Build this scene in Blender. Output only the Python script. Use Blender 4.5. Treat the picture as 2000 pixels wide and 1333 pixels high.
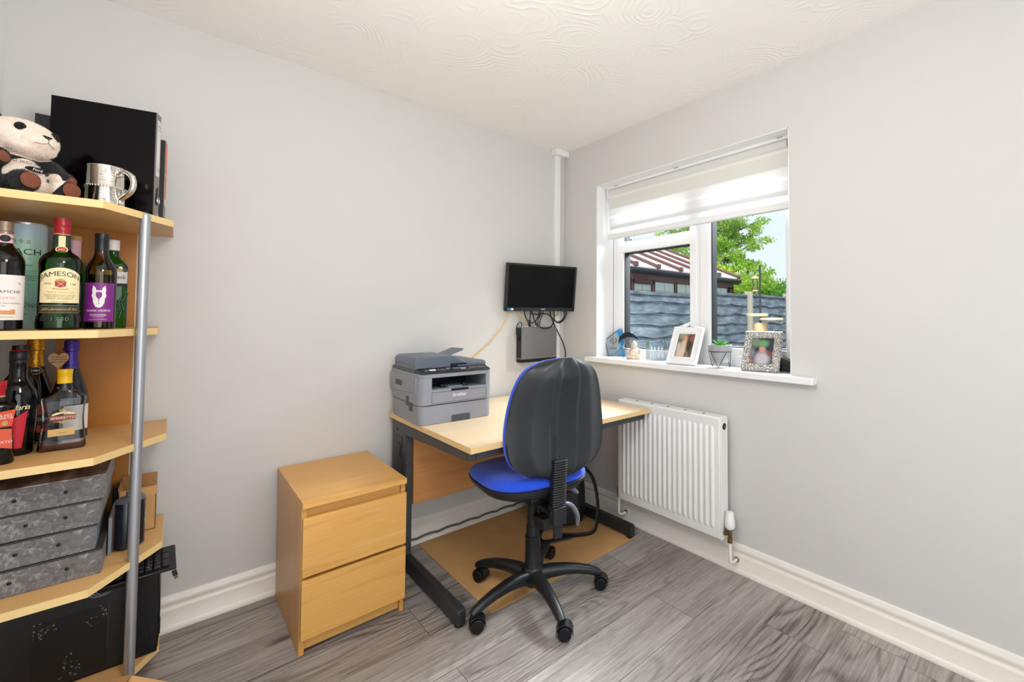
import bpy, bmesh, math, random
from mathutils import Vector, Matrix, Euler
R = math.radians
PI = math.pi
S = bpy.context.scene
for o in list(bpy.data.objects):
    bpy.data.objects.remove(o)
C = S.collection

# ------------------------------------------------------------------ camera
cd = bpy.data.cameras.new('camera')
cam = bpy.data.objects.new('camera', cd)
C.objects.link(cam)
cd.sensor_width = 36.0
cd.sensor_fit = 'HORIZONTAL'
cd.lens = 858.55 / 2000 * 36
cd.shift_x = (1000 - 1167.0) / 2000
cd.shift_y = (592.5 - 666.5) / 2000
cd.clip_start = 0.02
cam.matrix_world = Matrix.Translation((-2.0012, -2.4252, 1.2233)) @ (
    Matrix.Rotation(-0.7679, 4, 'Z') @ Matrix.Rotation(1.6032, 4, 'X') @ Matrix.Rotation(0.003, 4, 'Z'))
S.camera = cam

# ------------------------------------------------------------------ colour management
S.view_settings.view_transform = 'Standard'
S.view_settings.look = 'None'
S.view_settings.gamma = 1
S.view_settings.use_curve_mapping = False
S.view_settings.exposure = 0.0
S.cycles.max_bounces = 10
S.cycles.diffuse_bounces = 5
S.cycles.transparent_max_bounces = 24
S.cycles.caustics_reflective = False
S.cycles.caustics_refractive = False
S.cycles.sample_clamp_indirect = 4

# ------------------------------------------------------------------ node helpers
def lin(c):
    return tuple(((v / 255) / 12.92 if v / 255 <= 0.04045 else ((v / 255 + 0.055) / 1.055) ** 2.4) for v in c[:3]) + (1,)

class NT:
    def __init__(s, tree):
        s.t = tree
    def n(s, kind, **kw):
        nd = s.t.nodes.new('ShaderNode' + kind)
        for k, v in kw.items():
            if k.startswith('_'):
                setattr(nd, k[1:], v)
        for k, v in kw.items():
            if not k.startswith('_'):
                key = int(k[1:]) if (k[0] == 'i' and k[1:].isdigit()) else k.replace('__', ' ')
                s.put(nd, key, v)
        return nd
    def put(s, nd, key, v):
        sock = nd.inputs[key]
        if isinstance(v, bpy.types.NodeSocket):
            s.t.links.new(v, sock)
        elif isinstance(v, bpy.types.Node):
            s.t.links.new(v.outputs[0], sock)
        else:
            sock.default_value = v
    def math(s, op, a, b=0.0, c=0.0):
        nd = s.t.nodes.new('ShaderNodeMath'); nd.operation = op
        s.put(nd, 0, a); s.put(nd, 1, b); s.put(nd, 2, c)
        return nd.outputs[0]
    def ramp(s, fac, stops, mode='LINEAR'):
        nd = s.t.nodes.new('ShaderNodeValToRGB'); nd.color_ramp.interpolation = mode
        e = nd.color_ramp.elements
        while len(e) > 1: e.remove(e[-1])
        e[0].position, e[0].color = stops[0][0], lin(stops[0][1])
        for p, c in stops[1:]:
            x = e.new(p); x.color = lin(c)
        s.put(nd, 0, fac)
        return nd.outputs[0]
    def mix(s, fac, a, b, blend='MIX'):
        nd = s.t.nodes.new('ShaderNodeMix'); nd.data_type = 'RGBA'; nd.blend_type = blend
        s.put(nd, 0, fac); s.put(nd, 6, a); s.put(nd, 7, b)
        return nd.outputs[2]
    def obj(s, scale=(1, 1, 1), rot=(0, 0, 0), loc=(0, 0, 0)):
        tc = s.t.nodes.new('ShaderNodeTexCoord')
        mp = s.n('Mapping'); mp.inputs['Scale'].default_value = scale
        mp.inputs['Rotation'].default_value = rot; mp.inputs['Location'].default_value = loc
        s.t.links.new(tc.outputs['Object'], mp.inputs['Vector'])
        return mp.outputs[0]

MATS = {}
def newmat(name):
    m = bpy.data.materials.new(name); m.use_nodes = True
    m.node_tree.nodes.clear()
    MATS[name] = m
    nt = NT(m.node_tree)
    out = nt.n('OutputMaterial')
    return m, nt, out

def pbr(name, col, rough=0.5, metal=0.0, var=0.06, vs=40.0, bump=0.0, bs=200.0, coat=0.0, spec=0.5, sheen=0.0, trans=0.0):
    """principled surface with a little procedural variation"""
    m, nt, out = newmat(name)
    b = nt.n('BsdfPrincipled')
    vec = nt.obj()
    c = lin(col)
    if var > 0:
        nz = nt.n('TexNoise', Scale=vs, Detail=4.0, Vector=vec)
        d = tuple(max(0, x * (1 - var * 2)) for x in c[:3]) + (1,)
        u = tuple(min(1, x * (1 + var)) for x in c[:3]) + (1,)
        nt.put(b, 'Base Color', nt.mix(nz.outputs[0], d, u))
    else:
        nt.put(b, 'Base Color', c)
    b.inputs['Roughness'].default_value = rough
    b.inputs['Metallic'].default_value = metal
    b.inputs['Coat Weight'].default_value = coat
    b.inputs['Specular IOR Level'].default_value = spec
    b.inputs['Sheen Weight'].default_value = sheen
    b.inputs['Transmission Weight'].default_value = trans
    if bump > 0:
        nz = nt.n('TexNoise', Scale=bs, Detail=5.0, Vector=vec)
        bp = nt.n('Bump', Strength=bump, Distance=0.002, Height=nz.outputs[0])
        nt.put(b, 'Normal', bp)
    nt.put(out, 0, b)
    return m

def wood(name, cols, along='x', rough=0.45, grain=1.0, scale=1.0, coat=0.0):
    """wood grain running along one local axis"""
    m, nt, out = newmat(name)
    b = nt.n('BsdfPrincipled')
    lo, hi = 1.2 * scale, 26.0 * scale
    sc = {'x': (lo, hi, hi), 'y': (hi, lo, hi), 'z': (hi, hi, lo)}[along]
    vec = nt.obj(scale=sc)
    n1 = nt.n('TexNoise', Scale=1.0, Detail=6.0, Roughness=0.62, Distortion=0.6, Vector=vec)
    vec2 = nt.obj(scale=tuple(v * 4 for v in sc))
    n2 = nt.n('TexNoise', Scale=1.0, Detail=3.0, Vector=vec2)
    ring = nt.math('SINE', nt.math('MULTIPLY', n1.outputs[0], 30.0))
    ring = nt.math('MULTIPLY_ADD', ring, 0.12, 0.5)
    f = nt.math('ADD', nt.math('MULTIPLY', n1.outputs[0], 0.55), nt.math('MULTIPLY', ring, 0.25))
    f = nt.math('ADD', f, nt.math('MULTIPLY', n2.outputs[0], 0.25))
    f = nt.math('MULTIPLY_ADD', nt.math('SUBTRACT', f, 0.5), 1.6 * grain, 0.5)
    nt.put(b, 'Base Color', nt.ramp(f, [(0.1, cols[0]), (0.5, cols[1]), (0.9, cols[2])]))
    b.inputs['Roughness'].default_value = rough
    b.inputs['Coat Weight'].default_value = coat
    bp = nt.n('Bump', Strength=0.12, Distance=0.001, Height=n2.outputs[0])
    nt.put(b, 'Normal', bp)
    nt.put(out, 0, b)
    return m

def glassy(name, tint, ior=1.45, gloss=1.0, rough=0.02):
    """thin clear or tinted glass: tinted transparency under a fresnel reflection"""
    m, nt, out = newmat(name)
    t = nt.n('BsdfTransparent', Color=lin(tint))
    g = nt.n('BsdfGlossy', Roughness=rough)
    fr = nt.n('Fresnel', IOR=ior)
    mx = nt.n('MixShader', i0=nt.math('MULTIPLY', fr.outputs[0], gloss), i1=t.outputs[0], i2=g.outputs[0])
    nt.put(out, 0, mx)
    return m

# ------------------------------------------------------------------ world, sun and lamps
w = bpy.data.worlds.new('sky'); S.world = w; w.use_nodes = True
w.node_tree.nodes.clear()
nt = NT(w.node_tree)
tc = nt.n('TexCoord')
sep = nt.n('SeparateXYZ', Vector=tc.outputs['Generated'])
cl = nt.n('TexNoise', Scale=2.2, Detail=5.0, Vector=tc.outputs['Generated'])
skyc = nt.ramp(nt.math('ADD', sep.outputs[2], nt.math('MULTIPLY', cl.outputs[0], 0.25)),
               [(0.0, (240, 245, 252)), (0.35, (232, 241, 252)), (0.8, (204, 224, 248))])
bg = nt.n('Background', Color=skyc, Strength=1.15)
nt.put(nt.n('OutputWorld'), 0, bg)

def lamp(name, kind, loc, aim, energy, size=1.0, sizey=None, col=(1, 1, 1), spread=None):
    ld = bpy.data.lights.new(name, kind); o = bpy.data.objects.new(name, ld); C.objects.link(o)
    o.location = loc
    o.rotation_euler = (Vector(aim) - Vector(loc)).to_track_quat('-Z', 'Y').to_euler()
    ld.energy = energy; ld.color = col
    if kind == 'AREA':
        ld.shape = 'RECTANGLE'; ld.size = size; ld.size_y = sizey or size
        if spread: ld.spread = spread
    if kind == 'SUN': ld.angle = size
    return o
lamp('sun', 'SUN', (0, 4, 8), (0.45, 4.35, 7.1), 5.0, R(2), col=(1, 0.96, 0.88))
lamp('window_daylight', 'AREA', (1.35, -1.0, 2.85), (-0.9, -1.15, 0.3), 540, 1.9, 1.1, (0.93, 0.97, 1.0))
lamp('added_rear_fill', 'AREA', (-1.55, -3.85, 1.35), (-1.75, 0, 1.3), 27, 1.55, 1.9, (0.98, 0.99, 1.0))  # unseen area light added behind the camera to brighten the room
lamp('added_room_fill', 'POINT', (-1.7, -1.75, 1.86), (0, 0, 0), 28, col=(1.0, 0.975, 0.955)).data.shadow_soft_size = 0.16  # added overhead point fill, out of view, no fixture behind it

# ------------------------------------------------------------------ mesh builder
class MB:
    def __init__(s):
        s.bm = bmesh.new(); s.mi = 0
    def _f(s, vs):
        try:
            f = s.bm.faces.new(vs); f.material_index = s.mi; return f
        except ValueError:
            return None
    def box(s, x0, x1, y0, y1, z0, z1, M=None):
        P = [Vector((x, y, z)) for z in (z0, z1) for y in (y0, y1) for x in (x0, x1)]
        if M: P = [M @ q for q in P]
        v = [s.bm.verts.new(q) for q in P]
        for f in ((0, 2, 3, 1), (4, 5, 7, 6), (0, 1, 5, 4), (2, 6, 7, 3), (0, 4, 6, 2), (1, 3, 7, 5)):
            s._f([v[i] for i in f])
        return s
    def cbox(s, c, d, M=None):
        return s.box(c[0] - d[0] / 2, c[0] + d[0] / 2, c[1] - d[1] / 2, c[1] + d[1] / 2, c[2] - d[2] / 2, c[2] + d[2] / 2, M)
    def loft(s, rings, cap=True, closed=True):
        vr = [[s.bm.verts.new(q) for q in r] for r in rings]
        n = len(vr[0])
        for a, b in zip(vr, vr[1:]):
            for i in range(n if closed else n - 1):
                j = (i + 1) % n
                s._f((a[i], a[j], b[j], b[i]))
        if cap and closed:
            s._f(vr[0][::-1]); s._f(vr[-1])
        return s
    def cyl(s, p0, p1, r0, r1=None, n=20, cap=True):
        p0, p1 = Vector(p0), Vector(p1); r1 = r0 if r1 is None else r1
        q = (p1 - p0).to_track_quat('Z', 'Y')
        rr = []
        for p, r in ((p0, r0), (p1, r1)):
            rr.append([p + q @ Vector((r * math.cos(2 * PI * i / n), r * math.sin(2 * PI * i / n), 0)) for i in range(n)])
        return s.loft(rr, cap)
    def lathe(s, prof, n=32, c=(0, 0, 0), sx=1.0, sy=1.0, a0=0.0, a1=None, cap=True):
        full = a1 is None
        rr = []
        for r, z in prof:
            if full: an = [2 * PI * i / n for i in range(n)]
            else: an = [a0 + (a1 - a0) * i / n for i in range(n + 1)]
            rr.append([Vector((c[0] + r * sx * math.cos(a), c[1] + r * sy * math.sin(a), c[2] + z)) for a in an])
        return s.loft(rr, cap and full, full)
    def tube(s, pts, r, n=8, closed=False, flat=None):
        P = [Vector(p) for p in pts]
        rr = []; up = Vector((0, 0, 1)); prev = None
        m = len(P)
        for i, p in enumerate(P):
            if closed: t = P[(i + 1) % m] - P[i - 1]
            else: t = P[min(i + 1, m - 1)] - P[max(i - 1, 0)]
            t.normalize()
            if prev is None:
                a = t.cross(up)
                if a.length < 1e-3: a = t.cross(Vector((1, 0, 0)))
            else:
                a = prev - t * prev.dot(t)
            a.normalize(); prev = a.copy(); b = t.cross(a)
            rad = r[i] if isinstance(r, (list, tuple)) else r
            ra, rb = (rad, rad) if flat is None else (rad * flat[0], rad * flat[1])
            rr.append([p + a * ra * math.cos(2 * PI * k / n) + b * rb * math.sin(2 * PI * k / n) for k in range(n)])
        if closed: rr.append(rr[0]); s.loft(rr, False)
        else: s.loft(rr, True)
        return s
    def prism(s, poly, axis, a, b, M=None):
        def mk(p, t):
            q = {'x': Vector((t, p[0], p[1])), 'y': Vector((p[0], t, p[1])), 'z': Vector((p[0], p[1], t))}[axis]
            return M @ q if M else q
        return s.loft([[mk(p, a) for p in poly], [mk(p, b) for p in poly]])
    def poly(s, pts):
        s._f([s.bm.verts.new(Vector(p)) for p in pts]); return s
    def sphere(s, c, r, u=16, v=10, M=None):
        rr = []
        if not isinstance(r, (tuple, list)): r = (r, r, r)
        for i in range(v + 1):
            t = PI * i / v - PI / 2; k = max(math.cos(t), 0.002)
            ring = [Vector((r[0] * k * math.cos(2 * PI * j / u), r[1] * k * math.sin(2 * PI * j / u), r[2] * math.sin(t))) for j in range(u)]
            rr.append([(M @ q if M else q) + Vector(c) for q in ring])
        return s.loft(rr)
    def geo(s, geom, fn):
        vs, fs = geom
        vv = [s.bm.verts.new(fn(x, y)) for x, y in vs]
        for f in fs: s._f([vv[i] for i in f])
        return s
    def build(s, name, mats, parent=None, loc=None, rot=None, bevel=0.0, seg=2, smooth=True, ang=38, recalc=True):
        if recalc: bmesh.ops.recalc_face_normals(s.bm, faces=s.bm.faces[:])
        me = bpy.data.meshes.new(name); s.bm.to_mesh(me); s.bm.free()
        if not isinstance(mats, (list, tuple)): mats = [mats]
        for m in mats: me.materials.append(MATS[m] if isinstance(m, str) else m)
        if smooth:
            me.shade_smooth(); me.set_sharp_from_angle(angle=R(ang))
        o = bpy.data.objects.new(name, me); C.objects.link(o)
        if parent: o.parent = parent
        if loc: o.location = loc
        if rot: o.rotation_euler = rot
        if bevel > 0:
            b = o.modifiers.new('edge', 'BEVEL'); b.width = bevel; b.segments = seg; b.limit_method = 'ANGLE'; b.angle_limit = R(40)
        return o

def thing(name, label, cat, loc=(0, 0, 0), rot=(0, 0, 0), group=None):
    o = bpy.data.objects.new(name, None); C.objects.link(o)
    o.empty_display_size = 0.05
    o.location = loc; o.rotation_euler = rot
    o['label'] = label; o['category'] = cat
    if group: o['group'] = group
    return o
def tag(o, label, cat, group=None):
    o['label'] = label; o['category'] = cat
    if group: o['group'] = group
    return o
def struct(o, label=None):
    o['kind'] = 'structure'
    if label: o['label'] = label
    return o
def dup(root, loc, rot=None, label=None):
    r = root.copy(); C.objects.link(r); r.location = loc
    if rot is not None: r.rotation_euler = rot
    if label: r['label'] = label
    for ch in list(root.children):
        c = ch.copy(); C.objects.link(c); c.parent = r
        for g in list(ch.children):
            d = g.copy(); C.objects.link(d); d.parent = c
    return r

_TX = {}
def text_geo(s, size=1.0, offset=0.0, shear=0.0, space=1.0):
    offset = min(offset, 0.0)
    key = (s, offset, shear, space)
    if key not in _TX:
        cu = bpy.data.curves.new('lettering', 'FONT'); cu.body = s; cu.size = 1.0
        cu.align_x = 'CENTER'; cu.align_y = 'CENTER'; cu.resolution_u = 3
        cu.offset = offset; cu.shear = shear; cu.space_character = space
        o = bpy.data.objects.new('lettering_source', cu); C.objects.link(o)
        dg = bpy.context.evaluated_depsgraph_get()
        me = o.evaluated_get(dg).to_mesh()
        _TX[key] = ([(v.co.x, v.co.y) for v in me.vertices], [tuple(p.vertices) for p in me.polygons])
        o.evaluated_get(dg).to_mesh_clear()
        bpy.data.objects.remove(o); bpy.data.curves.remove(cu)
    vs, fs = _TX[key]
    return [(x * size, y * size) for x, y in vs], fs

def slice_geo(geom, step):
    """cut flat print into narrow upright strips so that it can follow a curved surface"""
    vs, fs = geom
    bm = bmesh.new(); vv = [bm.verts.new((x, y, 0)) for x, y in vs]
    for f in fs:
        try: bm.faces.new([vv[i] for i in f])
        except ValueError: pass
    bmesh.ops.triangulate(bm, faces=bm.faces[:])
    xs = [v[0] for v in vs]; x = math.ceil(min(xs) / step) * step
    while x < max(xs):
        bmesh.ops.bisect_plane(bm, geom=bm.verts[:] + bm.edges[:] + bm.faces[:], plane_co=(x, 0, 0), plane_no=(1, 0, 0))
        x += step
    bm.verts.index_update()
    out = ([(v.co.x, v.co.y) for v in bm.verts], [tuple(v.index for v in f.verts) for f in bm.faces])
    bm.free(); return out

def on_cyl(face, r, z, lift=0.0006, arc=0.0):
    """mapping of flat print onto a standing cylinder, seen from outside"""
    def fn(x, y):
        a = face + x / r
        zz = z + y - arc * x * x
        return Vector(((r + lift) * math.cos(a), (r + lift) * math.sin(a), zz))
    return fn
def on_plane(o, ux, uy, arc=0.0):
    o, ux, uy = Vector(o), Vector(ux), Vector(uy)
    return lambda x, y: o + ux * x + uy * (y - arc * x * x)

def rrect(w, h, r, n=5, cx=0.0, cy=0.0):
    pts = []
    for k, (sx, sy) in enumerate(((1, 1), (-1, 1), (-1, -1), (1, -1))):
        for i in range(n + 1):
            a = PI / 2 * k + PI / 2 * i / n
            pts.append((cx + sx * (w / 2 - r) + r * math.cos(a), cy + sy * (h / 2 - r) + r * math.sin(a)))
    return pts
def smooth_path(pts, n=6):
    """catmull-rom through points"""
    P = [Vector(p) for p in pts]; out = []
    for i in range(len(P) - 1):
        p0, p1, p2, p3 = P[max(i - 1, 0)], P[i], P[i + 1], P[min(i + 2, len(P) - 1)]
        for k in range(n):
            t = k / n
            out.append(0.5 * ((2 * p1) + (p2 - p0) * t + (2 * p0 - 5 * p1 + 4 * p2 - p3) * t * t + (3 * p1 - p0 - 3 * p2 + p3) * t ** 3))
    out.append(P[-1]); return out

# ------------------------------------------------------------------ materials
pbr('wall_paint', (209, 207, 204), 0.75, var=0.012, vs=6, bump=0.05, bs=260)
pbr('white_paint', (238, 238, 238), 0.45, var=0.01)
pbr('cream_gloss', (236, 231, 222), 0.3, var=0.02, vs=8)
pbr('upvc', (240, 240, 241), 0.3, var=0.008)
pbr('gasket_black', (28, 30, 32), 0.6)
pbr('black_plastic', (20, 22, 25), 0.45, bump=0.05, bs=500)
pbr('black_satin', (14, 15, 18), 0.32, spec=0.35)
pbr('black_gloss', (6, 6, 7), 0.1, var=0.0, spec=0.4)
pbr('charcoal_metal', (62, 64, 68), 0.45)
pbr('dark_metal', (42, 43, 47), 0.45)
pbr('steel', (190, 192, 196), 0.28, metal=1.0, var=0.03)
pbr('alu_pole', (176, 179, 184), 0.38, metal=0.75, var=0.03)
pbr('brass_old', (140, 112, 70), 0.35, metal=0.9, var=0.2, vs=90)
pbr('silver', (225, 220, 212), 0.12, metal=1.0, var=0.03)
pbr('rad_white', (236, 236, 233), 0.32, var=0.01)
pbr('print_black', (18, 18, 20), 0.6, var=0)
pbr('print_white', (238, 236, 232), 0.6, var=0)
pbr('print_gold', (196, 152, 84), 0.4, var=0.05)
pbr('print_red', (178, 40, 32), 0.5, var=0.05)
pbr('print_green', (36, 58, 44), 0.5, var=0.05)
pbr('print_grey', (120, 118, 116), 0.6, var=0)
pbr('print_orange', (214, 150, 96), 0.5, var=0.05)

# ceiling: swirled textured plaster
m, nt, out = newmat('ceiling_plaster')
b = nt.n('BsdfPrincipled', Roughness=0.8); b.inputs['Base Color'].default_value = lin((246, 244, 241))
vec = nt.obj()
wob = nt.n('TexNoise', Scale=2.2, Detail=2.0, Vector=vec)
wv = nt.n('VectorMath', _operation='SCALE', i0=wob.outputs[1]); wv.inputs['Scale'].default_value = 0.30
add = nt.n('VectorMath', _operation='ADD', i0=vec, i1=wv.outputs[0])
vo = nt.n('TexVoronoi', Scale=3.6, Vector=add.outputs[0])
vo.inputs['Randomness'].default_value = 1.0
lineN = nt.n('TexNoise', Scale=14.0, Detail=3.0, Vector=vec)
ph = nt.math('ADD', nt.math('MULTIPLY', vo.outputs[0], 74.0), nt.math('MULTIPLY', lineN.outputs[0], 5.0))
arcs = nt.math('POWER', nt.math('MULTIPLY_ADD', nt.math('SINE', ph), 0.5, 0.5), 3.0)
msk = nt.n('TexNoise', Scale=3.4, Detail=4.0, Roughness=0.6, Vector=nt.obj(loc=(3.1, 1.7, 0)))
mk = nt.n('MapRange', i0=msk.outputs[0], i1=0.42, i2=0.56, i3=0.0, i4=1.0)
brk = nt.n('MapRange', i0=nt.n('TexNoise', Scale=9.0, Detail=2.0, Vector=nt.obj(loc=(1.3, 4.1, 0))).outputs[0], i1=0.36, i2=0.5, i3=0.0, i4=1.0)
hgt = nt.math('MULTIPLY', nt.math('MULTIPLY', arcs, mk.outputs[0]), brk.outputs[0])
spk = nt.n('TexVoronoi', Scale=60.0, Vector=vec)
sp = nt.math('LESS_THAN', spk.outputs[0], 0.14)
spm = nt.n('TexNoise', Scale=5.5, Detail=3.0, Vector=nt.obj(loc=(7.7, 2.2, 0)))
sp = nt.math('MULTIPLY', sp, nt.math('GREATER_THAN', spm.outputs[0], 0.635))
hgt = nt.math('SUBTRACT', hgt, nt.math('MULTIPLY', sp, 1.6))
bp = nt.n('Bump', Strength=0.42, Distance=0.003, Height=hgt)
nt.put(b, 'Normal', bp); nt.put(out, 0, b)

# floor: grey oak laminate, colour and grain offset per plank from the mesh attribute
m, nt, out = newmat('grey_laminate')
b = nt.n('BsdfPrincipled')
at = nt.n('Attribute', _attribute_name='plank')
pid = nt.math('MULTIPLY', at.outputs['Fac'], 37.0)
vec = nt.obj()
cmb = nt.n('CombineXYZ', X=nt.math('MULTIPLY', pid, 1.7), Y=nt.math('MULTIPLY', pid, 0.37), Z=pid)
av = nt.n('VectorMath', _operation='ADD', i0=vec, i1=cmb.outputs[0]).outputs[0]
def stretch(sc):
    return nt.n('VectorMath', _operation='MULTIPLY', i0=av, i1=Vector(sc)).outputs[0]
big = nt.n('TexNoise', Scale=1.0, Detail=1.0, Distortion=0.25, Vector=stretch((0.9, 5.2, 1)))
rings = nt.math('SINE',  nt.math('MULTIPLY', big.outputs[0], 120.0))
rmask = nt.n('MapRange', i0=nt.n('TexNoise', Scale=1.0, Detail=1.0, Vector=stretch((1.1, 5.0, 1.3))).outputs[0], i1=0.45, i2=0.65, i3=0.1, i4=1.0).outputs[0]
fine = nt.n('TexNoise', Scale=1.0, Detail=6.0, Roughness=0.68, Vector=stretch((5.0, 130.0, 1)))
fine2 = nt.n('TexNoise', Scale=1.0, Detail=4.0, Roughness=0.7, Vector=stretch((24.0, 520.0, 1)))
dark = nt.n('TexNoise', Scale=1.0, Detail=3.0, Vector=stretch((2.2, 12.0, 1)))
f = nt.math('ADD', nt.math('MULTIPLY', fine.outputs[0], 0.62), nt.math('MULTIPLY', fine2.outputs[0], 0.34))
f = nt.math('ADD', f, nt.math('MULTIPLY', nt.math('MULTIPLY', nt.math('POWER', nt.math('MULTIPLY_ADD', rings, 0.5, 0.5), 3.0), rmask), -0.17))
f = nt.math('ADD', f, nt.math('MULTIPLY', dark.outputs[0], 0.26))
f = nt.math('ADD', f, nt.math('MULTIPLY', at.outputs['Fac'], 0.09))
f = nt.math('MULTIPLY_ADD', nt.math('SUBTRACT', f, 0.618), 1.8, 0.5)
kn = nt.n('TexVoronoi', Scale=1.0, Vector=stretch((1.6, 4.6, 1)))
kd = nt.n('MapRange', i0=kn.outputs[0], i1=0.02, i2=0.11, i3=0.45, i4=0.0).outputs[0]
f = nt.math('SUBTRACT', f, kd)
nt.put(b, 'Base Color', nt.ramp(f, [(0.0, (70, 63, 59)), (0.3, (118, 110, 105)), (0.55, (154, 147, 142)), (1.0, (198, 192, 187))]))
nt.put(b, 'Roughness', nt.math('MULTIPLY_ADD', fine.outputs[0], 0.2, 0.3))
bp = nt.n('Bump', Strength=0.12, Distance=0.001, Height=f); nt.put(b, 'Normal', bp)
nt.put(out, 0, b)

wood('oak_honey', ((188, 130, 60), (216, 162, 86), (230, 182, 108)), 'x', 0.36, 0.85)
wood('oak_honey_upright', ((186, 126, 58), (210, 154, 80), (226, 174, 102)), 'z', 0.36, 0.85)
wood('oak_panel', ((168, 104, 50), (196, 134, 76), (216, 160, 100)), 'x', 0.5, 0.8)
wood('beech_top', ((206, 178, 138), (222, 198, 162), (232, 212, 182)), 'x', 0.4, 0.45)
wood('beech_edge', ((214, 176, 116), (228, 194, 136), (238, 208, 158)), 'x', 0.45, 0.4)
wood('beech_shelf', ((196, 146, 84), (216, 168, 106), (228, 186, 128)), 'x', 0.42, 0.5)
wood('shelf_edge', ((226, 188, 118), (238, 206, 142), (244, 218, 164)), 'x', 0.45, 0.35)
wood('backpanel_orange', ((164, 100, 22), (184, 116, 30), (198, 134, 44)), 'z', 0.45, 0.4)

# ================================================================== the room
RX, RY, H = -2.427, -3.6, 2.4
# floor planks: one mesh, each plank its own face with a small dark joint
rng = random.Random(4)
bm = bmesh.new(); lay = bm.faces.layers.float.new('plank')
PW, PL = 0.2165, 1.38
known = {-1.388: -0.448, -1.821: -0.266, -0.955: -0.360, -0.739: -1.261, -1.172: -1.259}
k = 0; y1 = -0.0885
rows = [(0.03, -0.0885)]
while y1 > RY: rows.append((y1, y1 - PW)); y1 -= PW
for ya, yb in rows:
    off = rng.uniform(-1.3, 0)
    for yy, xx in known.items():
        if abs(yb - yy) < 0.05: off = xx
    x = off
    while x < 0.03: x += PL
    while x > RX - 0.02:
        xa, xb = max(x - PL, RX - 0.02), min(x, 0.03)
        if xb > xa:
            g = 0.0007
            f = bm.faces.new([bm.verts.new(q) for q in ((xa + g, yb + g, 0), (xb - g, yb + g, 0), (xb - g, ya - g, 0), (xa + g, ya - g, 0))])
            f[lay] = rng.random()
        x -= PL
me = bpy.data.meshes.new('floor'); bm.to_mesh(me); bm.free()
# sub-floor below the joints
me.materials.append(MATS['grey_laminate'])
floor = bpy.data.objects.new('floor', me); C.objects.link(floor); struct(floor)
struct(MB().box(RX - 0.1, 0.25, RY - 0.1, 0.1, -0.12, -0.0008).build('floor_base', 'gasket_black', smooth=False))
MB_ = MB().box(RX - 0.1, 0.25, RY - 0.1, 0.1, H, H + 0.12)
struct(MB_.build('ceiling', 'ceiling_plaster', smooth=False))
struct(MB().box(RX - 0.1, 0.25, 0, 0.1, -0.12, H + 0.02).build('wall_back', 'wall_paint', smooth=False))
struct(MB().box(RX - 0.1, RX, RY - 0.1, 0, -0.12, H + 0.02).build('wall_left', 'white_paint', smooth=False))
WY0, WY1, WZ0, WZ1 = -1.605, -0.341, 0.938, 2.096
XF = 0.153
wr = MB()
wr.box(0, 0.25, RY - 0.1, WY0, 0, H).box(0, 0.25, WY1, 0, 0, H).box(0, 0.25, WY0, WY1, 0, WZ0).box(0, 0.25, WY0, WY1, WZ1, H)
struct(wr.build('wall_right', 'wall_paint', smooth=False))
wf = MB()
wf.box(RX, -2.3, RY - 0.1, RY, 0, H).box(-0.7, 0, RY - 0.1, RY, 0, H).box(-2.3, -0.7, RY - 0.1, RY, 2.1, H)  # opening put into this unseen wall to let extra light in
struct(wf.build('wall_front', 'wall_paint', smooth=False))
# white lining of the window reveal
rv = MB()
e = 0.004
rv.box(0.0005, XF, WY1 - e, WY1, WZ0, WZ1).box(0.0005, XF, WY0, WY0 + e, WZ0, WZ1).box(0.0005, XF, WY0, WY1, WZ1 - e, WZ1)
struct(rv.build('trim_1', 'white_paint', smooth=False))

prof = [(0, 0), (0.027, 0), (0.027, 0.006), (0.024, 0.014), (0.019, 0.021), (0.018, 0.022), (0.018, 0.078), (0.0165, 0.083), (0.012, 0.087),
        (0.0105, 0.093), (0.013, 0.1), (0.0145, 0.108), (0.0125, 0.116), (0.009, 0.12), (0.0085, 0.125), (0.005, 0.13), (0, 0.131)]
b1 = MB(); b1.prism([(-p[0], p[1]) for p in prof], 'x', RX, 0)
struct(b1.build('baseboard_back', 'cream_gloss', ang=50))
b2 = MB(); b2.loft([[Vector((-p[0], y, p[1])) for p in prof] for y in (0, RY)])
struct(b2.build('baseboard_right', 'cream_gloss', ang=50))
# sill board with a projecting nose
sl = MB()
sl.box(-0.055, 0.0, -1.716, -0.285, 0.937, 0.967)
sl.box(-0.0005, XF + 0.01, WY0, WY1, 0.937, 0.967)
struct(sl.build('trim_2', 'white_paint', bevel=0.004))

# corner pipe boxing with its cap
t = thing('pipe_trunking', 'white vertical conduit with square cap in the room corner', 'pipe trunking', (-0.075, 0, 0))
MB().box(-0.022, 0.024, -0.026, -0.0005, 0.14, 2.372).box(-0.006, 0.004, -0.029, -0.026, 0.14, 2.372).build('duct', 'white_paint', t, bevel=0.003)
MB().box(-0.042, 0.073, -0.062, -0.0005, 2.358, 2.3995).build('cap', 'white_paint', t, bevel=0.004)

# ------------------------------------------------------------------ window
x0, x1 = XF, XF + 0.062
wn = MB()
wn.box(x0 - 0.002, x1, WY0, WY1, 0.96, 1.012).box(x0 + 0.008, x1, WY0, WY1, 2.05, WZ1)
wn.box(x0 + 0.008, x1, WY1 - 0.052, WY1, 0.967, WZ1).box(x0 + 0.004, x1, WY0, WY0 + 0.05, 0.967, WZ1)
wn.box(x0 + 0.004, x1, -1.05, -0.97, 0.967, WZ1)
# left opening light with its transom
wn.box(x0 + 0.002, x1, -0.437, -0.375, 0.985, 2.07).box(x0 + 0.002, x1, -1.01, -0.962, 0.985, 2.07)
wn.box(x0 + 0.001, x1, -1.0, -0.39, 0.98, 1.022).box(x0 + 0.001, x1, -1.0, -0.39, 1.655, 1.73).box(x0 + 0.001, x1, -1.0, -0.39, 2.02, 2.07)
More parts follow.
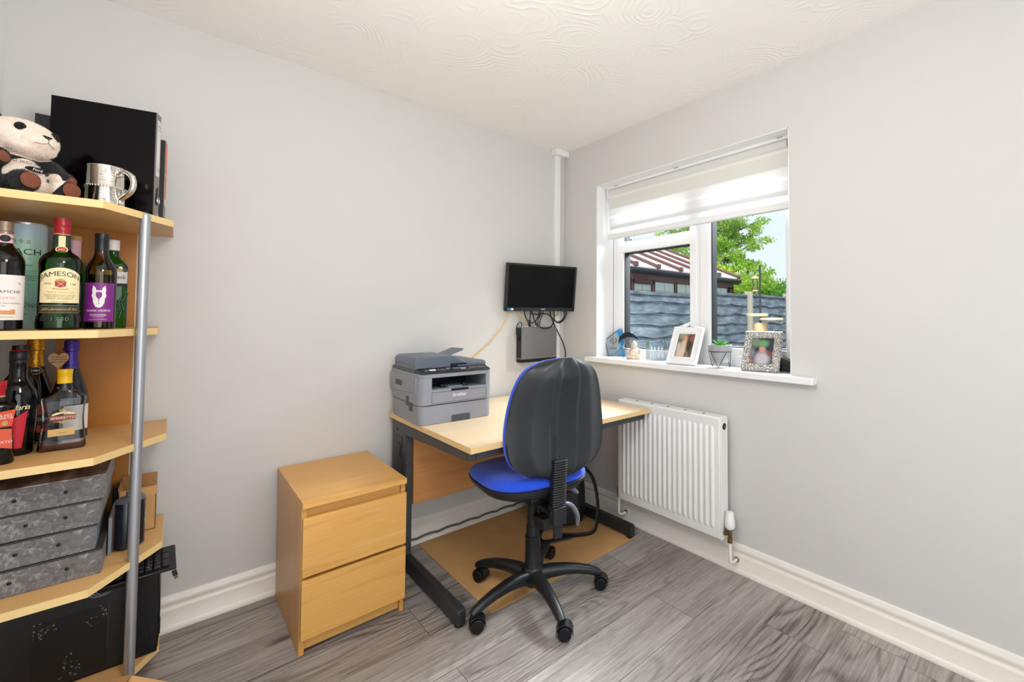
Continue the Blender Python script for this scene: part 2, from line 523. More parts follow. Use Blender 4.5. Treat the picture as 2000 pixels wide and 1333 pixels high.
# right opening light
wn.box(x0 - 0.004, x1, -1.098, -1.035, 1.0, 2.075).box(x0 - 0.004, x1, -1.57, -1.522, 1.0, 2.075)
wn.box(x0 - 0.003, x1 - 0.001, -1.56, -1.04, 1.002, 1.063).box(x0 - 0.003, x1 - 0.001, -1.56, -1.04, 2.01, 2.073)
win = wn.build('window_1', 'upvc', bevel=0.005); struct(win)
glassy('window_glass', (250, 253, 253), 1.25, 0.7, 0.0)
for ya, yb, za, zb in ((-0.962, -0.437, 1.022, 1.655), (-0.962, -0.437, 1.73, 2.02), (-1.522, -1.098, 1.063, 2.01)):
    MB().box(x0 + 0.028, x0 + 0.032, ya, yb, za, zb).build('window_pane', 'window_glass', win, smooth=False)
    g = MB(); gx0, gx1, gt = x0 + 0.018, x1 + 0.004, 0.0055
    g.box(gx0, gx1, ya, ya + gt, za, zb).box(gx0, gx1, yb - gt, yb, za, zb).box(gx0, gx1, ya, yb, za, za + gt).box(gx0, gx1, ya, yb, zb - gt, zb)
    g.build('gasket', 'gasket_black', win, smooth=False)
MB().box(x0 - 0.022, x0 - 0.002, -1.305, -1.27, 1.012, 1.03).build('window_latch', 'cream_gloss', win, bevel=0.004)

# ------------------------------------------------------------------ day and night roller blind
m, nt, out = newmat('blind_fabric')
vec = nt.obj()
sp_ = nt.n('SeparateXYZ', Vector=vec)
zz_ = nt.math('DIVIDE', sp_.outputs[2], 0.33)
col = nt.ramp(zz_, [(0.0, (250, 250, 250)), (0.15, (250, 250, 250)), (0.17, (226, 227, 228)), (0.23, (228, 229, 230)), (0.25, (242, 243, 244)), (0.38, (244, 245, 246)), (0.395, (252, 252, 252)), (0.43, (252, 252, 252)), (0.445, (246, 246, 246)), (0.57, (246, 246, 245)), (0.59, (230, 228, 221)), (0.79, (231, 229, 222)), (0.81, (242, 241, 236)), (0.845, (240, 239, 234)), (0.86, (224, 223, 218))])
shr = nt.ramp(zz_, [(0.0, (150, 150, 150)), (0.15, (150, 150, 150)), (0.17, (90, 90, 90)), (0.23, (90, 90, 90)), (0.25, (118, 118, 118)), (0.38, (118, 118, 118)), (0.395, (150, 150, 150)), (0.43, (150, 150, 150)), (0.445, (118, 118, 118)), (0.57, (112, 112, 112)), (0.59, (84, 84, 84))])
dif = nt.n('BsdfDiffuse', Color=col)
trl = nt.n('BsdfTranslucent', Color=col)
mx2 = nt.n('MixShader', i0=shr, i1=dif.outputs[0], i2=trl.outputs[0])
nt.put(out, 0, mx2)
bl = thing('roller_blind', 'white striped day and night roller blind pulled halfway down the window', 'blind', (0.09, -0.97, 1.755))
ya, yb = -0.592, 0.594
MB().box(-0.0006, 0.0006, ya, yb, 0.02, 0.315).build('fabric', 'blind_fabric', bl, smooth=False)
MB().prism(rrect(0.03, 0.036, 0.008, cx=0.006, cy=0.006), 'y', ya - 0.004, yb + 0.004).build('bottom_rail', 'white_paint', bl)
MB().cyl((0.012, ya, 0.302), (0.012, yb, 0.302), 0.026, n=24).build('roller', 'blind_fabric', bl)
MB().prism(rrect(0.03, 0.016, 0.004, cx=0.0, cy=0.331), 'y', ya - 0.008, yb + 0.012).build('head_rail', 'upvc', bl)
for yy in (yb - 0.075, yb - 0.55, ya + 0.03):
    MB().box(-0.02, 0.012, yy - 0.014, yy + 0.014, 0.334, 0.3405).build('bracket', 'steel', bl, bevel=0.001)
MB().prism([(0.012 + 0.032 * math.cos(a), 0.303 + 0.036 * math.sin(a)) for a in [2 * PI * i / 24 for i in range(24)]], 'y', yb + 0.004, yb + 0.014).build('end_cap', 'white_paint', bl)
MB().tube([(-0.012, yb + 0.01, 0.32), (-0.012, yb + 0.01, 0.0)], 0.0016, n=6).build('pull_cord', 'white_paint', bl)

# ================================================================== the garden
m, nt, out = newmat('fence_paint')
b = nt.n('BsdfPrincipled', Roughness=0.85)
vec = nt.obj(scale=(2.0, 2, 9))
n1 = nt.n('TexNoise', Scale=1.6, Detail=7.0, Roughness=0.65, Vector=vec)
n2 = nt.n('TexNoise', Scale=2.4, Detail=4.0, Vector=nt.obj(scale=(1.2, 1, 2.5)))
f = nt.math('ADD', nt.math('MULTIPLY', n1.outputs[0], 0.65), nt.math('MULTIPLY', n2.outputs[0], 0.35))
nt.put(b, 'Base Color', nt.ramp(f, [(0.34, (66, 76, 88)), (0.5, (102, 113, 127)), (0.66, (148, 158, 170))]))
bp = nt.n('Bump', Strength=0.5, Distance=0.006, Height=n1.outputs[0]); nt.put(b, 'Normal', bp)
nt.put(out, 0, b)
pbr('concrete_post', (196, 184, 168), 0.9, var=0.12, vs=25, bump=0.3, bs=120)
pbr('maroon_upvc', (84, 34, 30), 0.4, var=0.08)
pbr('gutter_black', (44, 50, 58), 0.35)
pbr('roof_sheet', (232, 222, 222), 0.35, var=0.03)
pbr('roof_bar', (108, 70, 66), 0.45)
pbr('blind_pale', (214, 228, 220), 0.5, var=0.04, vs=10)
pbr('bar_gold', (206, 196, 140), 0.4, var=0)
pbr('garden_soil', (96, 108, 70), 0.9, var=0.3, vs=8)
pbr('log_wood', (206, 172, 132), 0.85, var=0.25, vs=30, bump=0.5, bs=60)
pbr('tray_wood', (214, 188, 150), 0.8, var=0.12, vs=40)
glassy('clear_tube', (250, 250, 250), 1.4, 1.0)
pbr('bird_seed', (206, 168, 120), 0.9, var=0.4, vs=300)
pbr('bark', (104, 92, 78), 0.9, var=0.3, vs=30)

def leafmat(name, c1, c2):
    m, nt, out = newmat(name)
    nz = nt.n('TexNoise', Scale=3.0, Detail=4.0, Vector=nt.obj())
    nz2 = nt.n('TexNoise', Scale=40.0, Detail=1.0, Vector=nt.obj())
    f = nt.math('ADD', nt.math('MULTIPLY', nz.outputs[0], 0.5), nt.math('MULTIPLY', nz2.outputs[0], 0.5))
    col = nt.ramp(f, [(0.3, c1), (0.68, c2)])
    d = nt.n('BsdfPrincipled', Roughness=0.55); nt.put(d, 'Base Color', col)
    t = nt.n('BsdfTranslucent', Color=col)
    nt.put(out, 0, nt.n('MixShader', i0=0.5, i1=d.outputs[0], i2=t.outputs[0]))
leafmat('leaf_mid', (120, 168, 48), (198, 226, 96))
leafmat('leaf_yellow', (168, 200, 48), (236, 242, 104))
leafmat('leaf_dark', (64, 118, 44), (140, 196, 76))
leafmat('leaf_gold', (190, 190, 40), (246, 240, 110))

struct(MB().box(0.26, 26, -9, 16, -0.35, -0.25).build('ground', 'garden_soil', smooth=False))
# fence panels of overlapping waney boards
rng = random.Random(11)
def fence_panel(xa, xb, y, ztop, label):
    t = thing('garden_fence', label, 'fence panel', ((xa + xb) / 2, y, -0.2), group='fence panels along the garden boundary')
    L = (xb - xa) / 2
    mb = MB(); z = 0.0; k = 0
    while z < ztop + 0.2 - 0.06:
        hh = 0.205; n = 14
        ph = rng.uniform(0, 6); am = rng.uniform(0.008, 0.02)
        lo, hi = [], []
        for i in range(n + 1):
            x = -L + 2 * L * i / n
            lo.append((x, z + am * math.sin(ph + i * 0.8) + 0.006 * math.sin(ph * 3 + i * 2.1)))
        zt = min(z + hh, ztop + 0.2 - 0.03)
        fr = [Vector((x, -0.034, q)) for x, q in lo]; tp = [Vector((x, -0.006, zt)) for x, q in lo]
        frb = [Vector((x, -0.016, q)) for x, q in lo]; tpb = [Vector((x, 0.004, zt)) for x, q in lo]
        mb.loft([fr, tp, tpb, frb, fr], cap=False, closed=False)
        z += 0.165
    mb.build('board_panel', 'fence_paint', t, ang=30)
    MB().box(-L, L, -0.03, 0.02, ztop + 0.2 - 0.045, ztop + 0.2).build('capping', 'fence_paint', t, bevel=0.003)
    for xe in (-L, L - 0.03): MB().box(xe, xe + 0.03, -0.032, -0.012, 0, ztop + 0.155).build('batten', 'fence_paint', t, bevel=0.002)
fence_panel(0.35, 2.03, 1.5, 1.55, 'blue grey boarded fence panel closest to the house wall')
fence_panel(2.13, 3.86, 1.5, 1.585, 'blue grey waney fence panel below the brown conservatory windows')
fence_panel(3.96, 5.59, 1.5, 1.652, 'blue grey fence panel left of the pale concrete post')
fence_panel(5.73, 7.26, 1.5, 1.672, 'blue grey fence panel behind the bird table')
fence_panel(7.38, 9.1, 1.5, 1.68, 'blue grey fence panel beyond the bird table, far end')
for xx, lab, zt in ((2.08, 'concrete fence post between house end panels', 1.6), (3.91, 'concrete fence post hidden behind the window mullion', 1.62), (5.66, 'pale concrete fence post standing above the fence top', 1.705), (7.32, 'concrete fence post at right edge of the window view', 1.73)):
    tag(MB().box(xx - 0.046, xx + 0.046, 1.42, 1.54, -0.25, zt).build('fence_post', 'concrete_post', bevel=0.008), lab, 'fence post', 'concrete fence posts')

# neighbour's conservatory
t = thing('conservatory', 'brown framed conservatory with ribbed white roof beyond the fence', 'conservatory', (0, 3.3, 0))
MB().box(2.2, 8.35, 0.02, 3.2, -0.25, 2.06).build('wall', 'maroon_upvc', t)
fr = MB()
fr.box(2.15, 8.38, -0.03, 0.05, 1.96, 2.12)
for xx in (2.2, 3.0, 3.8, 4.4, 5.1, 5.88, 6.66, 7.4, 8.12): fr.box(xx - 0.055, xx + 0.055, -0.03, 0.05, 0.4, 2.0)
fr.box(8.1, 8.38, -0.03, 0.05, -0.2, 2.0)
fr.box(4.42, 5.1, -0.055, 0.03, 1.9, 1.985).box(4.40, 4.48, -0.055, 0.03, 0.9, 1.985).box(5.04, 5.13, -0.055, 0.03, 0.9, 1.985)
fr.build('frame', 'maroon_upvc', t, bevel=0.006)
for xa, xb in ((2.26, 2.94), (3.06, 3.74), (3.86, 4.34), (4.48, 5.04), (5.16, 5.82), (5.94, 6.6), (6.72, 7.34), (7.46, 8.06)):
    q = MB().box(xa, xb, -0.012, 0.01, 0.9, 1.96).build('window', 'blind_pale', t, smooth=False)
    g = MB(); xm = (xa + xb) / 2
    g.box(xm - 0.006, xm + 0.006, -0.02, -0.013, 0.9, 1.96)
    for zz in (1.3, 1.56, 1.78): g.box(xa, xb, -0.02, -0.013, zz - 0.006, zz + 0.006)
    g.build('glazing_bar', 'bar_gold', q, smooth=False)
MB().prism([(-0.16, 2.11), (-0.03, 2.11), (-0.03, 2.19), (-0.045, 2.19), (-0.045, 2.2), (-0.18, 2.2), (-0.185, 2.16)], 'x', 2.1, 8.5).build('gutter', 'gutter_black', t, bevel=0.006)
MB().cyl((8.42, 0.06, 2.14), (8.75, 0.06, 2.14), 0.05, n=12).build('gutter_end', 'gutter_black', t)
sy0, sz0, sy1, sz1 = -0.13, 2.21, 2.9, 3.48
MB().prism([(sy0, sz0), (sy1, sz1), (sy1, sz1 + 0.03), (sy0, sz0 + 0.03)], 'x', 2.1, 8.45).build('roof', 'roof_sheet', t, smooth=False)
for xx in (2.3, 3.05, 3.75, 4.4, 5.1, 5.88, 6.68, 7.45, 8.4):
    q = MB(); q.prism([(sy0 - 0.03, sz0 + 0.028), (sy1, sz1 + 0.03), (sy1, sz1 + 0.09), (sy0 - 0.03, sz0 + 0.085)], 'x', xx - 0.04, xx + 0.04)
    q.box(xx - 0.05, xx + 0.05, sy0 - 0.06, sy0 - 0.02, sz0 + 0.01, sz0 + 0.1)
    q.build('roof_bar', 'roof_bar', t, bevel=0.008)
MB().prism([(0.0, 2.06), (3.2, 2.06), (3.2, 3.4), (2.9, 3.45), (0.0, 2.2)], 'x', 8.3, 8.36).build('gable_end', 'maroon_upvc', t, smooth=False)

# trees and shrubs: branches plus individual leaf blades
def leaves(mb, rnd, centre, rad, n, size):
    for _ in range(n):
        while True:
            p = Vector((rnd.uniform(-1, 1), rnd.uniform(-1, 1), rnd.uniform(-1, 1)))
            if p.length <= 1: break
        p = p * (0.55 + 0.45 * rnd.random())
        q = Vector((centre[0] + p.x * rad[0], centre[1] + p.y * rad[1], centre[2] + p.z * rad[2]))
        s = size * rnd.uniform(0.6, 1.3)
        E = Euler((rnd.uniform(0, 6.3), rnd.uniform(0, 6.3), rnd.uniform(0, 6.3))).to_matrix()
        mb.poly([q + E @ Vector(v) for v in ((-s, 0, 0), (-0.2 * s, 0.5 * s, 0.1 * s), (s, 0, 0), (-0.2 * s, -0.5 * s, 0.1 * s))])
def shrub(name, label, cat, loc, rad, n, size, mat, seed, clumps=14, group=None):
    rnd = random.Random(seed)
    t = thing(name, label, cat, loc, group=group)
    mb = MB(); st = MB()
    for k in range(clumps):
        while True:
            p = Vector((rnd.uniform(-1, 1), rnd.uniform(-1, 1), rnd.uniform(-1, 1)))
            if p.length <= 1: break
        c = (p.x * rad[0] * 0.75, p.y * rad[1] * 0.75, rad[2] + p.z * rad[2] * 0.75)
        r = [q * rnd.uniform(0.3, 0.5) for q in rad]
        leaves(mb, rnd, c, r, n // clumps, size)
        st.tube([(0, 0, 0), (c[0] * 0.4, c[1] * 0.4, c[2] * 0.5), c], [0.05 * rad[2], 0.03 * rad[2], 0.01], n=5)
    mb.build('foliage', mat, t, smooth=False, recalc=False); st.build('stem', 'bark', t)
def tree(name, label, loc, height, spread, mat, seed, nb=16, nl=260, size=0.09, group=None):
    rnd = random.Random(seed)
    t = thing(name, label, 'tree', loc, group=group)
    br = MB(); lf = MB()
    br.tube(smooth_path([(0, 0, 0), (0.1, -0.1, height * 0.35), (-0.05, 0.05, height * 0.65), (0.05, 0, height)]), [0.11 - 0.1 * i / 18 for i in range(19)], n=7)
    for k in range(nb):
        z = height * (0.28 + 0.7 * k / nb); a = k * 2.4 + rnd.uniform(-.4, .4); L = spread * (1.05 - 0.55 * (k / nb)) * rnd.uniform(0.6, 1.1)
        d = Vector((math.cos(a), math.sin(a), 0))
        pts = [Vector((0, 0, z)), Vector((0, 0, z + 0.12 * L)) + d * L * 0.45, Vector((0, 0, z + rnd.uniform(0.1, 0.4) * L)) + d * L]
        br.tube(smooth_path(pts, 4), [0.035, 0.03, 0.026, 0.022, 0.018, 0.014, 0.011, 0.008, 0.005], n=5)
        for j in range(4):
            c = pts[1].lerp(pts[2], j / 3.2) + Vector((rnd.uniform(-.3, .3), rnd.uniform(-.3, .3), rnd.uniform(-.2, .3)))
            leaves(lf, rnd, c, (0.34, 0.34, 0.17), nl // 4, size)
    br.build('branches', 'bark', t); lf.build('crown', mat, t, smooth=False, recalc=False)
tree('leafy_tree', 'tall loose tree with light green leaves against the sky', (11.6, 5.3, -0.25), 5.6, 1.9, 'leaf_mid', 3, 44, 420, 0.05)
tree('leafy_tree', 'tall thin tree further back beside the loose light green tree', (14.5, 8.6, -0.25), 6.6, 2.2, 'leaf_mid', 8, 36, 340, 0.065)
shrub('garden_shrub', 'dense yellow green shrub behind the conservatory roof end', 'shrub', (10.2, 5.0, -0.2), (1.4, 1.2, 1.72), 9500, 0.055, 'leaf_yellow', 5, 26, 'shrubs beyond the fence')
shrub('garden_shrub', 'bright green shrub behind the bird feeder, beyond the fence', 'shrub', (9.6, 3.35, -0.2), (0.9, 0.8, 1.5), 9500, 0.043, 'leaf_mid', 6, 26, 'shrubs beyond the fence')
shrub('garden_shrub', 'dark green shrub at the window edge, beyond the fence', 'shrub', (10.0, 2.6, -0.2), (1.3, 0.85, 1.45), 9500, 0.045, 'leaf_dark', 7, 26, 'shrubs beyond the fence')
shrub('garden_shrub', 'wide green shrub high behind the ribbed white roof', 'shrub', (9.0, 7.8, -0.2), (2.2, 1.2, 2.2), 5200, 0.085, 'leaf_yellow', 9, 24, 'shrubs beyond the fence')
shrub('conifer_hedge', 'dark hedge in the distance below the tall trees', 'hedge', (15.5, 6.8, -0.2), (2.4, 2.6, 1.8), 4600, 0.1, 'leaf_dark', 12, 22)
shrub('golden_shrub', 'small yellow leaved shrub outside by the window corner', 'shrub', (1.75, -0.92, -0.25), (0.2, 0.17, 0.66), 1500, 0.026, 'leaf_gold', 21, 14)

# bird table and its feeder
t = thing('bird_table', 'rustic bird table of log, two wooden trays and dark pole', 'bird table', (3.0, -0.02, -0.25))
MB().lathe([(0.1, 0.0), (0.095, 0.6), (0.088, 1.0), (0.083, 1.3), (0.087, 1.41), (0.08, 1.415)], n=14).build('log', 'log_wood', t)
MB().cyl((0, 0, 1.4), (0, 0, 2.1), 0.011, n=10).build('pole', 'dark_metal', t)
MB().lathe([(0.02, 0.0), (0.13, 0.0), (0.135, 0.01), (0.13, 0.03), (0.02, 0.03)], n=20, c=(0.02, -0.12, 1.445)).build('tray', 'tray_wood', t)
MB().lathe([(0.01, 0.0), (0.12, 0.0), (0.125, 0.012), (0.12, 0.036), (0.01, 0.036)], n=20, c=(-0.02, 0.03, 1.49)).build('tray', 'tray_wood', t)
MB().tube([(0, 0, 2.02), (0, 0.03, 2.04), (0, 0.06, 2.02), (0, 0.06, 1.985)], 0.005, n=6).build('hook', 'dark_metal', t)
t = thing('bird_feeder', 'clear tube bird feeder hanging beside the dark pole outside', 'bird feeder', (3.0, 0.04, 1.54))
MB().cyl((0, 0, 0.012), (0, 0, 0.15), 0.028, n=18, cap=False).build('tube', 'clear_tube', t)
MB().cyl((0, 0, 0.014), (0, 0, 0.06), 0.026, n=14).build('seed', 'bird_seed', t)
MB().lathe([(0.004, 0.19), (0.02, 0.18), (0.05, 0.16), (0.05, 0.15), (0.0, 0.15)], n=18).build('lid', 'tray_wood', t)
MB().lathe([(0.0, 0.0), (0.034, 0.0), (0.034, 0.014), (0.0, 0.014)], n=18).build('base', 'tray_wood', t)

# ================================================================== desk
t = thing('office_desk', 'pale beech office desk with charcoal cantilever legs against the back wall', 'desk', (-1.18, -0.89, 0))
MB().box(0, 1.058, 0, 0.865, 0.704, 0.728).build('desktop', ['beech_top'], t, bevel=0.0015)
MB().box(-0.0012, 0.0, 0.0005, 0.8645, 0.7045, 0.7275).box(0.0, 1.058, -0.0012, 0.0, 0.7045, 0.7275).build('edge_band', 'beech_edge', t, smooth=False)
for sx, s in ((0.006, 1), (1.018, -1)):
    lg = MB()
    lg.prism([(0.03, 0.703), (0.835, 0.703), (0.835, 0.05), (0.655, 0.05), (0.655, 0.648), (0.03, 0.668)], 'x', sx, sx + 0.034)
    L = lg.build('leg', 'charcoal_metal', t, bevel=0.003)
    MB().prism([(0.10, 0.014), (0.835, 0.014), (0.835, 0.075), (0.11, 0.075), (0.10, 0.068)], 'x', sx, sx + 0.034).build('foot', 'dark_metal', L, bevel=0.003)
    for yy in (0.125, 0.80):
        MB().lathe([(0.016, 0.0032), (0.018, 0.006), (0.012, 0.011), (0.006, 0.016)], n=14, c=(sx + 0.017, yy, 0)).build('leveller', 'black_plastic', L)
    ox = sx - 0.0015 if s == 1 else sx + 0.0355
    cv = MB(); cv.box(ox - 0.001, ox + 0.001, 0.70, 0.79, 0.10, 0.63)
    q = cv.build('cable_cover', 'dark_metal', L, bevel=0.0006)
    MB().box(ox - 0.004, ox + 0.004, 0.715, 0.775, 0.53, 0.60).build('clip', 'black_satin', L, bevel=0.003)
    MB().cyl((ox - 0.002, 0.765, 0.66), (ox + 0.002, 0.765, 0.66), 0.006, n=12).build('bolt', 'black_satin', L)
    MB().cyl((ox - 0.002, 0.05, 0.685), (ox + 0.002, 0.05, 0.685), 0.006, n=12).build('bolt', 'brass_old', L)
MB().box(0.04, 1.018, 0.028, 0.056, 0.668, 0.703).build('front_rail', 'charcoal_metal', t, bevel=0.002)
MB().box(0.041, 1.017, 0.642, 0.66, 0.31, 0.70).build('modesty_panel', 'oak_panel', t, bevel=0.0015)

# ================================================================== drawer chest
t = thing('drawer_chest', 'honey oak two-drawer bedside chest left of the desk', 'drawer chest', (-1.648, -0.54, 0))
MB().box(0, 0.368, 0.004, 0.53, 0.527, 0.549).build('top', 'oak_honey', t, bevel=0.0012)
for xa, xb in ((0, 0.017), (0.351, 0.368)):
    MB().box(xa, xb, 0.022, 0.505, 0.0, 0.527).build('side_panel', 'oak_honey_upright', t, bevel=0.001)
MB().box(0.017, 0.351, 0.49, 0.5, 0.02, 0.523).build('back_panel', 'oak_honey', t, smooth=False)
MB().box(0.017, 0.351, 0.034, 0.05, 0.012, 0.07).build('plinth', 'oak_honey', t, bevel=0.001)
MB().box(0.017, 0.351, 0.034, 0.05, 0.48, 0.523).build('rail', 'oak_honey', t, bevel=0.001)
MB().box(0.017, 0.351, 0.034, 0.05, 0.26, 0.30).build('rail', 'oak_honey', t, bevel=0.001)
for za, zb in ((0.284, 0.492), (0.062, 0.272)):
    d = MB().box(0.002, 0.366, 0.0, 0.019, za, zb).build('drawer', 'oak_honey', t, bevel=0.0015)
    MB().box(0.03, 0.338, 0.05, 0.45, za + 0.01, zb - 0.03).build('drawer_box', 'oak_honey', d, smooth=False)

# ================================================================== floor mat
pbr('mat_tan', (212, 164, 106), 0.85, var=0.10, vs=9, bump=0.06, bs=500)
tag(MB().box(-1.025, -0.125, -0.79, -0.03, 0.0002, 0.0030).build('floor_mat', 'mat_tan', bevel=0.001), 'large tan hardboard floor mat under the desk', 'floor mat')
# loose cable along the skirting under the desk
pbr('cable_grey', (98, 94, 86), 0.5, var=0.05)
pts = []
for i in range(0, 60):
    u = i / 59
    pts.append((-1.27 + 1.0 * u, -0.0285 - 0.0015, 0.030 + 0.009 * abs(math.sin(u * 26)) ** 0.6))
tag(MB().tube(pts, 0.0055, n=7).build('skirting_cable', 'cable_grey'), 'wavy grey cable lying along the skirting under the desk', 'cable')

# ================================================================== office chair
pbr('seat_blue', (6, 76, 222), 0.85, var=0.16, vs=160, bump=0.35, bs=900, sheen=0.3)
pbr('shell_black', (29, 33, 38), 0.4, var=0.08, vs=12, bump=0.04, bs=600)
pbr('chair_black', (22, 25, 29), 0.38, var=0.08, vs=20)
pbr('lever_grey', (96, 102, 110), 0.35, var=0.04)
CA = -9.0
t = thing('office_chair', 'blue fabric swivel office chair with black plastic back at the desk', 'office chair', (-0.838, -0.815, 0), (0, 0, R(CA)))
hub = MB()
hub.lathe([(0.030, 0.055), (0.05, 0.07), (0.052, 0.10), (0.046, 0.125), (0.040, 0.138), (0.030, 0.142)], n=28)
hub.build('hub', 'chair_black', t)
def rr_ring(c, d, w, h, r=0.3, n=3):
    """rounded rectangle ring around direction d (horizontal)"""
    d = Vector(d).normalized(); side = Vector((-d.y, d.x, 0)).normalized(); up = d.cross(side) * -1
    up = side.cross(d) * -1 if up.z < 0 else up
    return [Vector(c) + side * p[0] + up * p[1] for p in rrect(w, h, min(w, h) * r, n)]
def make_arm(a):
    d = Vector((math.cos(a), math.sin(a), 0))
    prof = [(0.035, 0.098, 0.062, 0.058), (0.08, 0.104, 0.056, 0.054), (0.14, 0.105, 0.048, 0.046), (0.20, 0.099, 0.042, 0.040), (0.25, 0.088, 0.038, 0.036), (0.285, 0.076, 0.034, 0.032), (0.302, 0.068, 0.028, 0.026)]
    rings = []
    for i, (r, z, wd, hh) in enumerate(prof):
        q0, q1 = prof[max(i - 1, 0)], prof[min(i + 1, len(prof) - 1)]
        dd = d * (q1[0] - q0[0]) + Vector((0, 0, q1[1] - q0[1]))
        rings.append(rr_ring(d * r + Vector((0, 0, z)), dd, wd, hh, 0.4, 4))
    MB().loft(rings).build('base_arm', 'chair_black', t, ang=50)
def make_caster(a, turn):
    p = Vector((0.293 * math.cos(a), 0.293 * math.sin(a), 0))
    z0 = 0.0035
    c = MB().cyl((p.x, p.y, 0.05), (p.x, p.y, 0.078), 0.009, n=12).build('caster', 'chair_black', t)
    ax = Vector((math.cos(turn), math.sin(turn), 0)); fw = Vector((-ax.y, ax.x, 0))
    cc = p + fw * 0.014 + Vector((0, 0, 0.0301))
    for sgn in (-1, 1):
        MB().cyl(cc + ax * sgn * 0.006, cc + ax * sgn * 0.0275, 0.0285, 0.0255, n=26).build('wheel', 'black_satin', c, bevel=0.002)
    hd = MB(); rr1, rr2 = [], []
    for s_ in (-0.021, 0.021):
        ring = []
        for i in range(13):
            an = R(-10) + R(200) * i / 12
            ring.append((0.033 * math.cos(an), 0.033 * math.sin(an)))
        for i in range(12, -1, -1):
            an = R(-10) + R(200) * i / 12
            ring.append((0.0298 * math.cos(an), 0.0298 * math.sin(an)))
        rr1.append([cc + ax * s_ + fw * q[0] + Vector((0, 0, q[1])) for q in ring])
    hd.loft(rr1).build('hood', 'chair_black', c, ang=30)
turns = [R(-110), R(-122), R(-128), R(-60), R(-150)]
for k in range(5):
    a = R(184 - CA + 72 * k)
    make_arm(a); make_caster(a, turns[k])
MB().cyl((0, 0, 0.05), (0, 0, 0.085), 0.026, n=20).build('column_foot', 'black_satin', t)
MB().lathe([(0.036, 0.138), (0.033, 0.15), (0.033, 0.262), (0.034, 0.264), (0.034, 0.268), (0.029, 0.268), (0.029, 0.312), (0.026, 0.312), (0.026, 0.47), (0.0, 0.47)], n=28).build('gas_column', 'chair_black', t)
# seat plate mechanism
MB().box(-0.075, 0.075, -0.13, 0.10, 0.445, 0.475).box(-0.03, 0.03, -0.215, -0.10, 0.425, 0.447).build('mechanism', 'black_satin', t, bevel=0.006)
MB().prism(rrect(0.095, 0.052, 0.008), 'y', -0.128, -0.06, Matrix.Translation((0.01, 0.02, 0.352)) @ Matrix.Rotation(R(14), 4, 'Z') @ Matrix.Rotation(R(-7), 4, 'Y')).build('tilt_knob', 'shell_black', t, bevel=0.004)
def lever(pts, w, h):
    P = smooth_path(pts, 4)
    mb = MB(); mb.tube(P, [w * (0.75 + 0.5 * math.sin(PI * i / (len(P) - 1))) for i in range(len(P))], n=10, flat=(1.0, h))
    mb.build('lever', 'lever_grey', t)
lever([(0.04, -0.20, 0.465), (0.075, -0.20, 0.445), (0.10, -0.205, 0.40), (0.098, -0.21, 0.362)], 0.012, 0.7)
lever([(0.09, -0.10, 0.478), (0.125, -0.115, 0.478), (0.155, -0.12, 0.452)], 0.013, 0.7)
# seat: shell and cushion as stacked superellipses
def sell(a, b, n, z, cy=0.0, N=56, front=0.0):
    out = []
    for i in range(N):
        u = 2 * PI * i / N
        c, s_ = math.cos(u), math.sin(u)
        x = a * math.copysign(abs(c) ** (2 / n), c); y = b * math.copysign(abs(s_) ** (2 / n), s_)
        x *= 0.97 + 0.05 * (y / b)
        zz = z + DZ - front * max(0.0, (y / b - 0.45)) ** 2 + 0.012 * max(0.0, -y / b - 0.3)
        out.append(Vector((x, y + cy, zz)))
    return out
SC = 0.045
DZ = 0.055
sh = MB(); sh.loft([sell(0.10, 0.12, 2.6, 0.402, SC), sell(0.17, 0.18, 2.8, 0.408, SC), sell(0.215, 0.212, 3.0, 0.428, SC, front=0.01), sell(0.238, 0.229, 3.1, 0.452, SC, front=0.03), sell(0.243, 0.234, 3.1, 0.468, SC, front=0.035), sell(0.236, 0.228, 3.1, 0.471, SC, front=0.035)])
sh.build('seat_shell', 'shell_black', t, ang=60)
cu = MB(); cu.loft([sell(0.232, 0.224, 3.1, 0.468, SC, front=0.035), sell(0.24, 0.231, 3.1, 0.474, SC, front=0.036), sell(0.242, 0.233, 3.0, 0.484, SC, front=0.038), sell(0.232, 0.224, 2.8, 0.498, SC, front=0.042), sell(0.205, 0.198, 2.6, 0.507, SC, front=0.035), sell(0.14, 0.13, 2.4, 0.508, SC, front=0.02), sell(0.05, 0.05, 2.0, 0.505, SC)])
cu.build('seat_cushion', 'seat_blue', t, ang=70)
# backrest
BWT = [(0, 0.085), (0.02, 0.125), (0.05, 0.155), (0.1, 0.185), (0.17, 0.205), (0.27, 0.216), (0.4, 0.217), (0.55, 0.209), (0.68, 0.198), (0.8, 0.181), (0.88, 0.162), (0.94, 0.135), (0.975, 0.105), (1, 0.07)]
def bw(v):
    for i in range(len(BWT) - 1):
        (a, wa), (b_, wb) = BWT[i], BWT[i + 1]
        if v <= b_ + 1e-9:
            (a0, w0), (a3, w3) = BWT[max(i - 1, 0)], BWT[min(i + 2, len(BWT) - 1)]
            h = b_ - a; u = (v - a) / h
            m0 = (wb - w0) / (b_ - a0) * h; m1 = (w3 - wa) / (a3 - a) * h
            return (2 * u ** 3 - 3 * u * u + 1) * wa + (u ** 3 - 2 * u * u + u) * m0 + (3 * u * u - 2 * u ** 3) * wb + (u ** 3 - u * u) * m1
    return BWT[-1][1]
BH, BZ = 0.492, 0.566
def bpos(s_, v, d, wk=1.0):
    x = bw(v) * s_ * 1.05 * wk + 0.036
    yc = -0.185 - 0.045 * v + 0.028 * math.sin(PI * v)
    wrap = 0.05 * (s_ * s_) * (0.5 + 0.5 * v)      # edges wrap forward
    z = BZ + BH * v - 0.012 * s_ * s_ * (-0.6 + 1.6 * v)
    return Vector((x, yc + wrap + d, z))
NS, NV = 56, 44
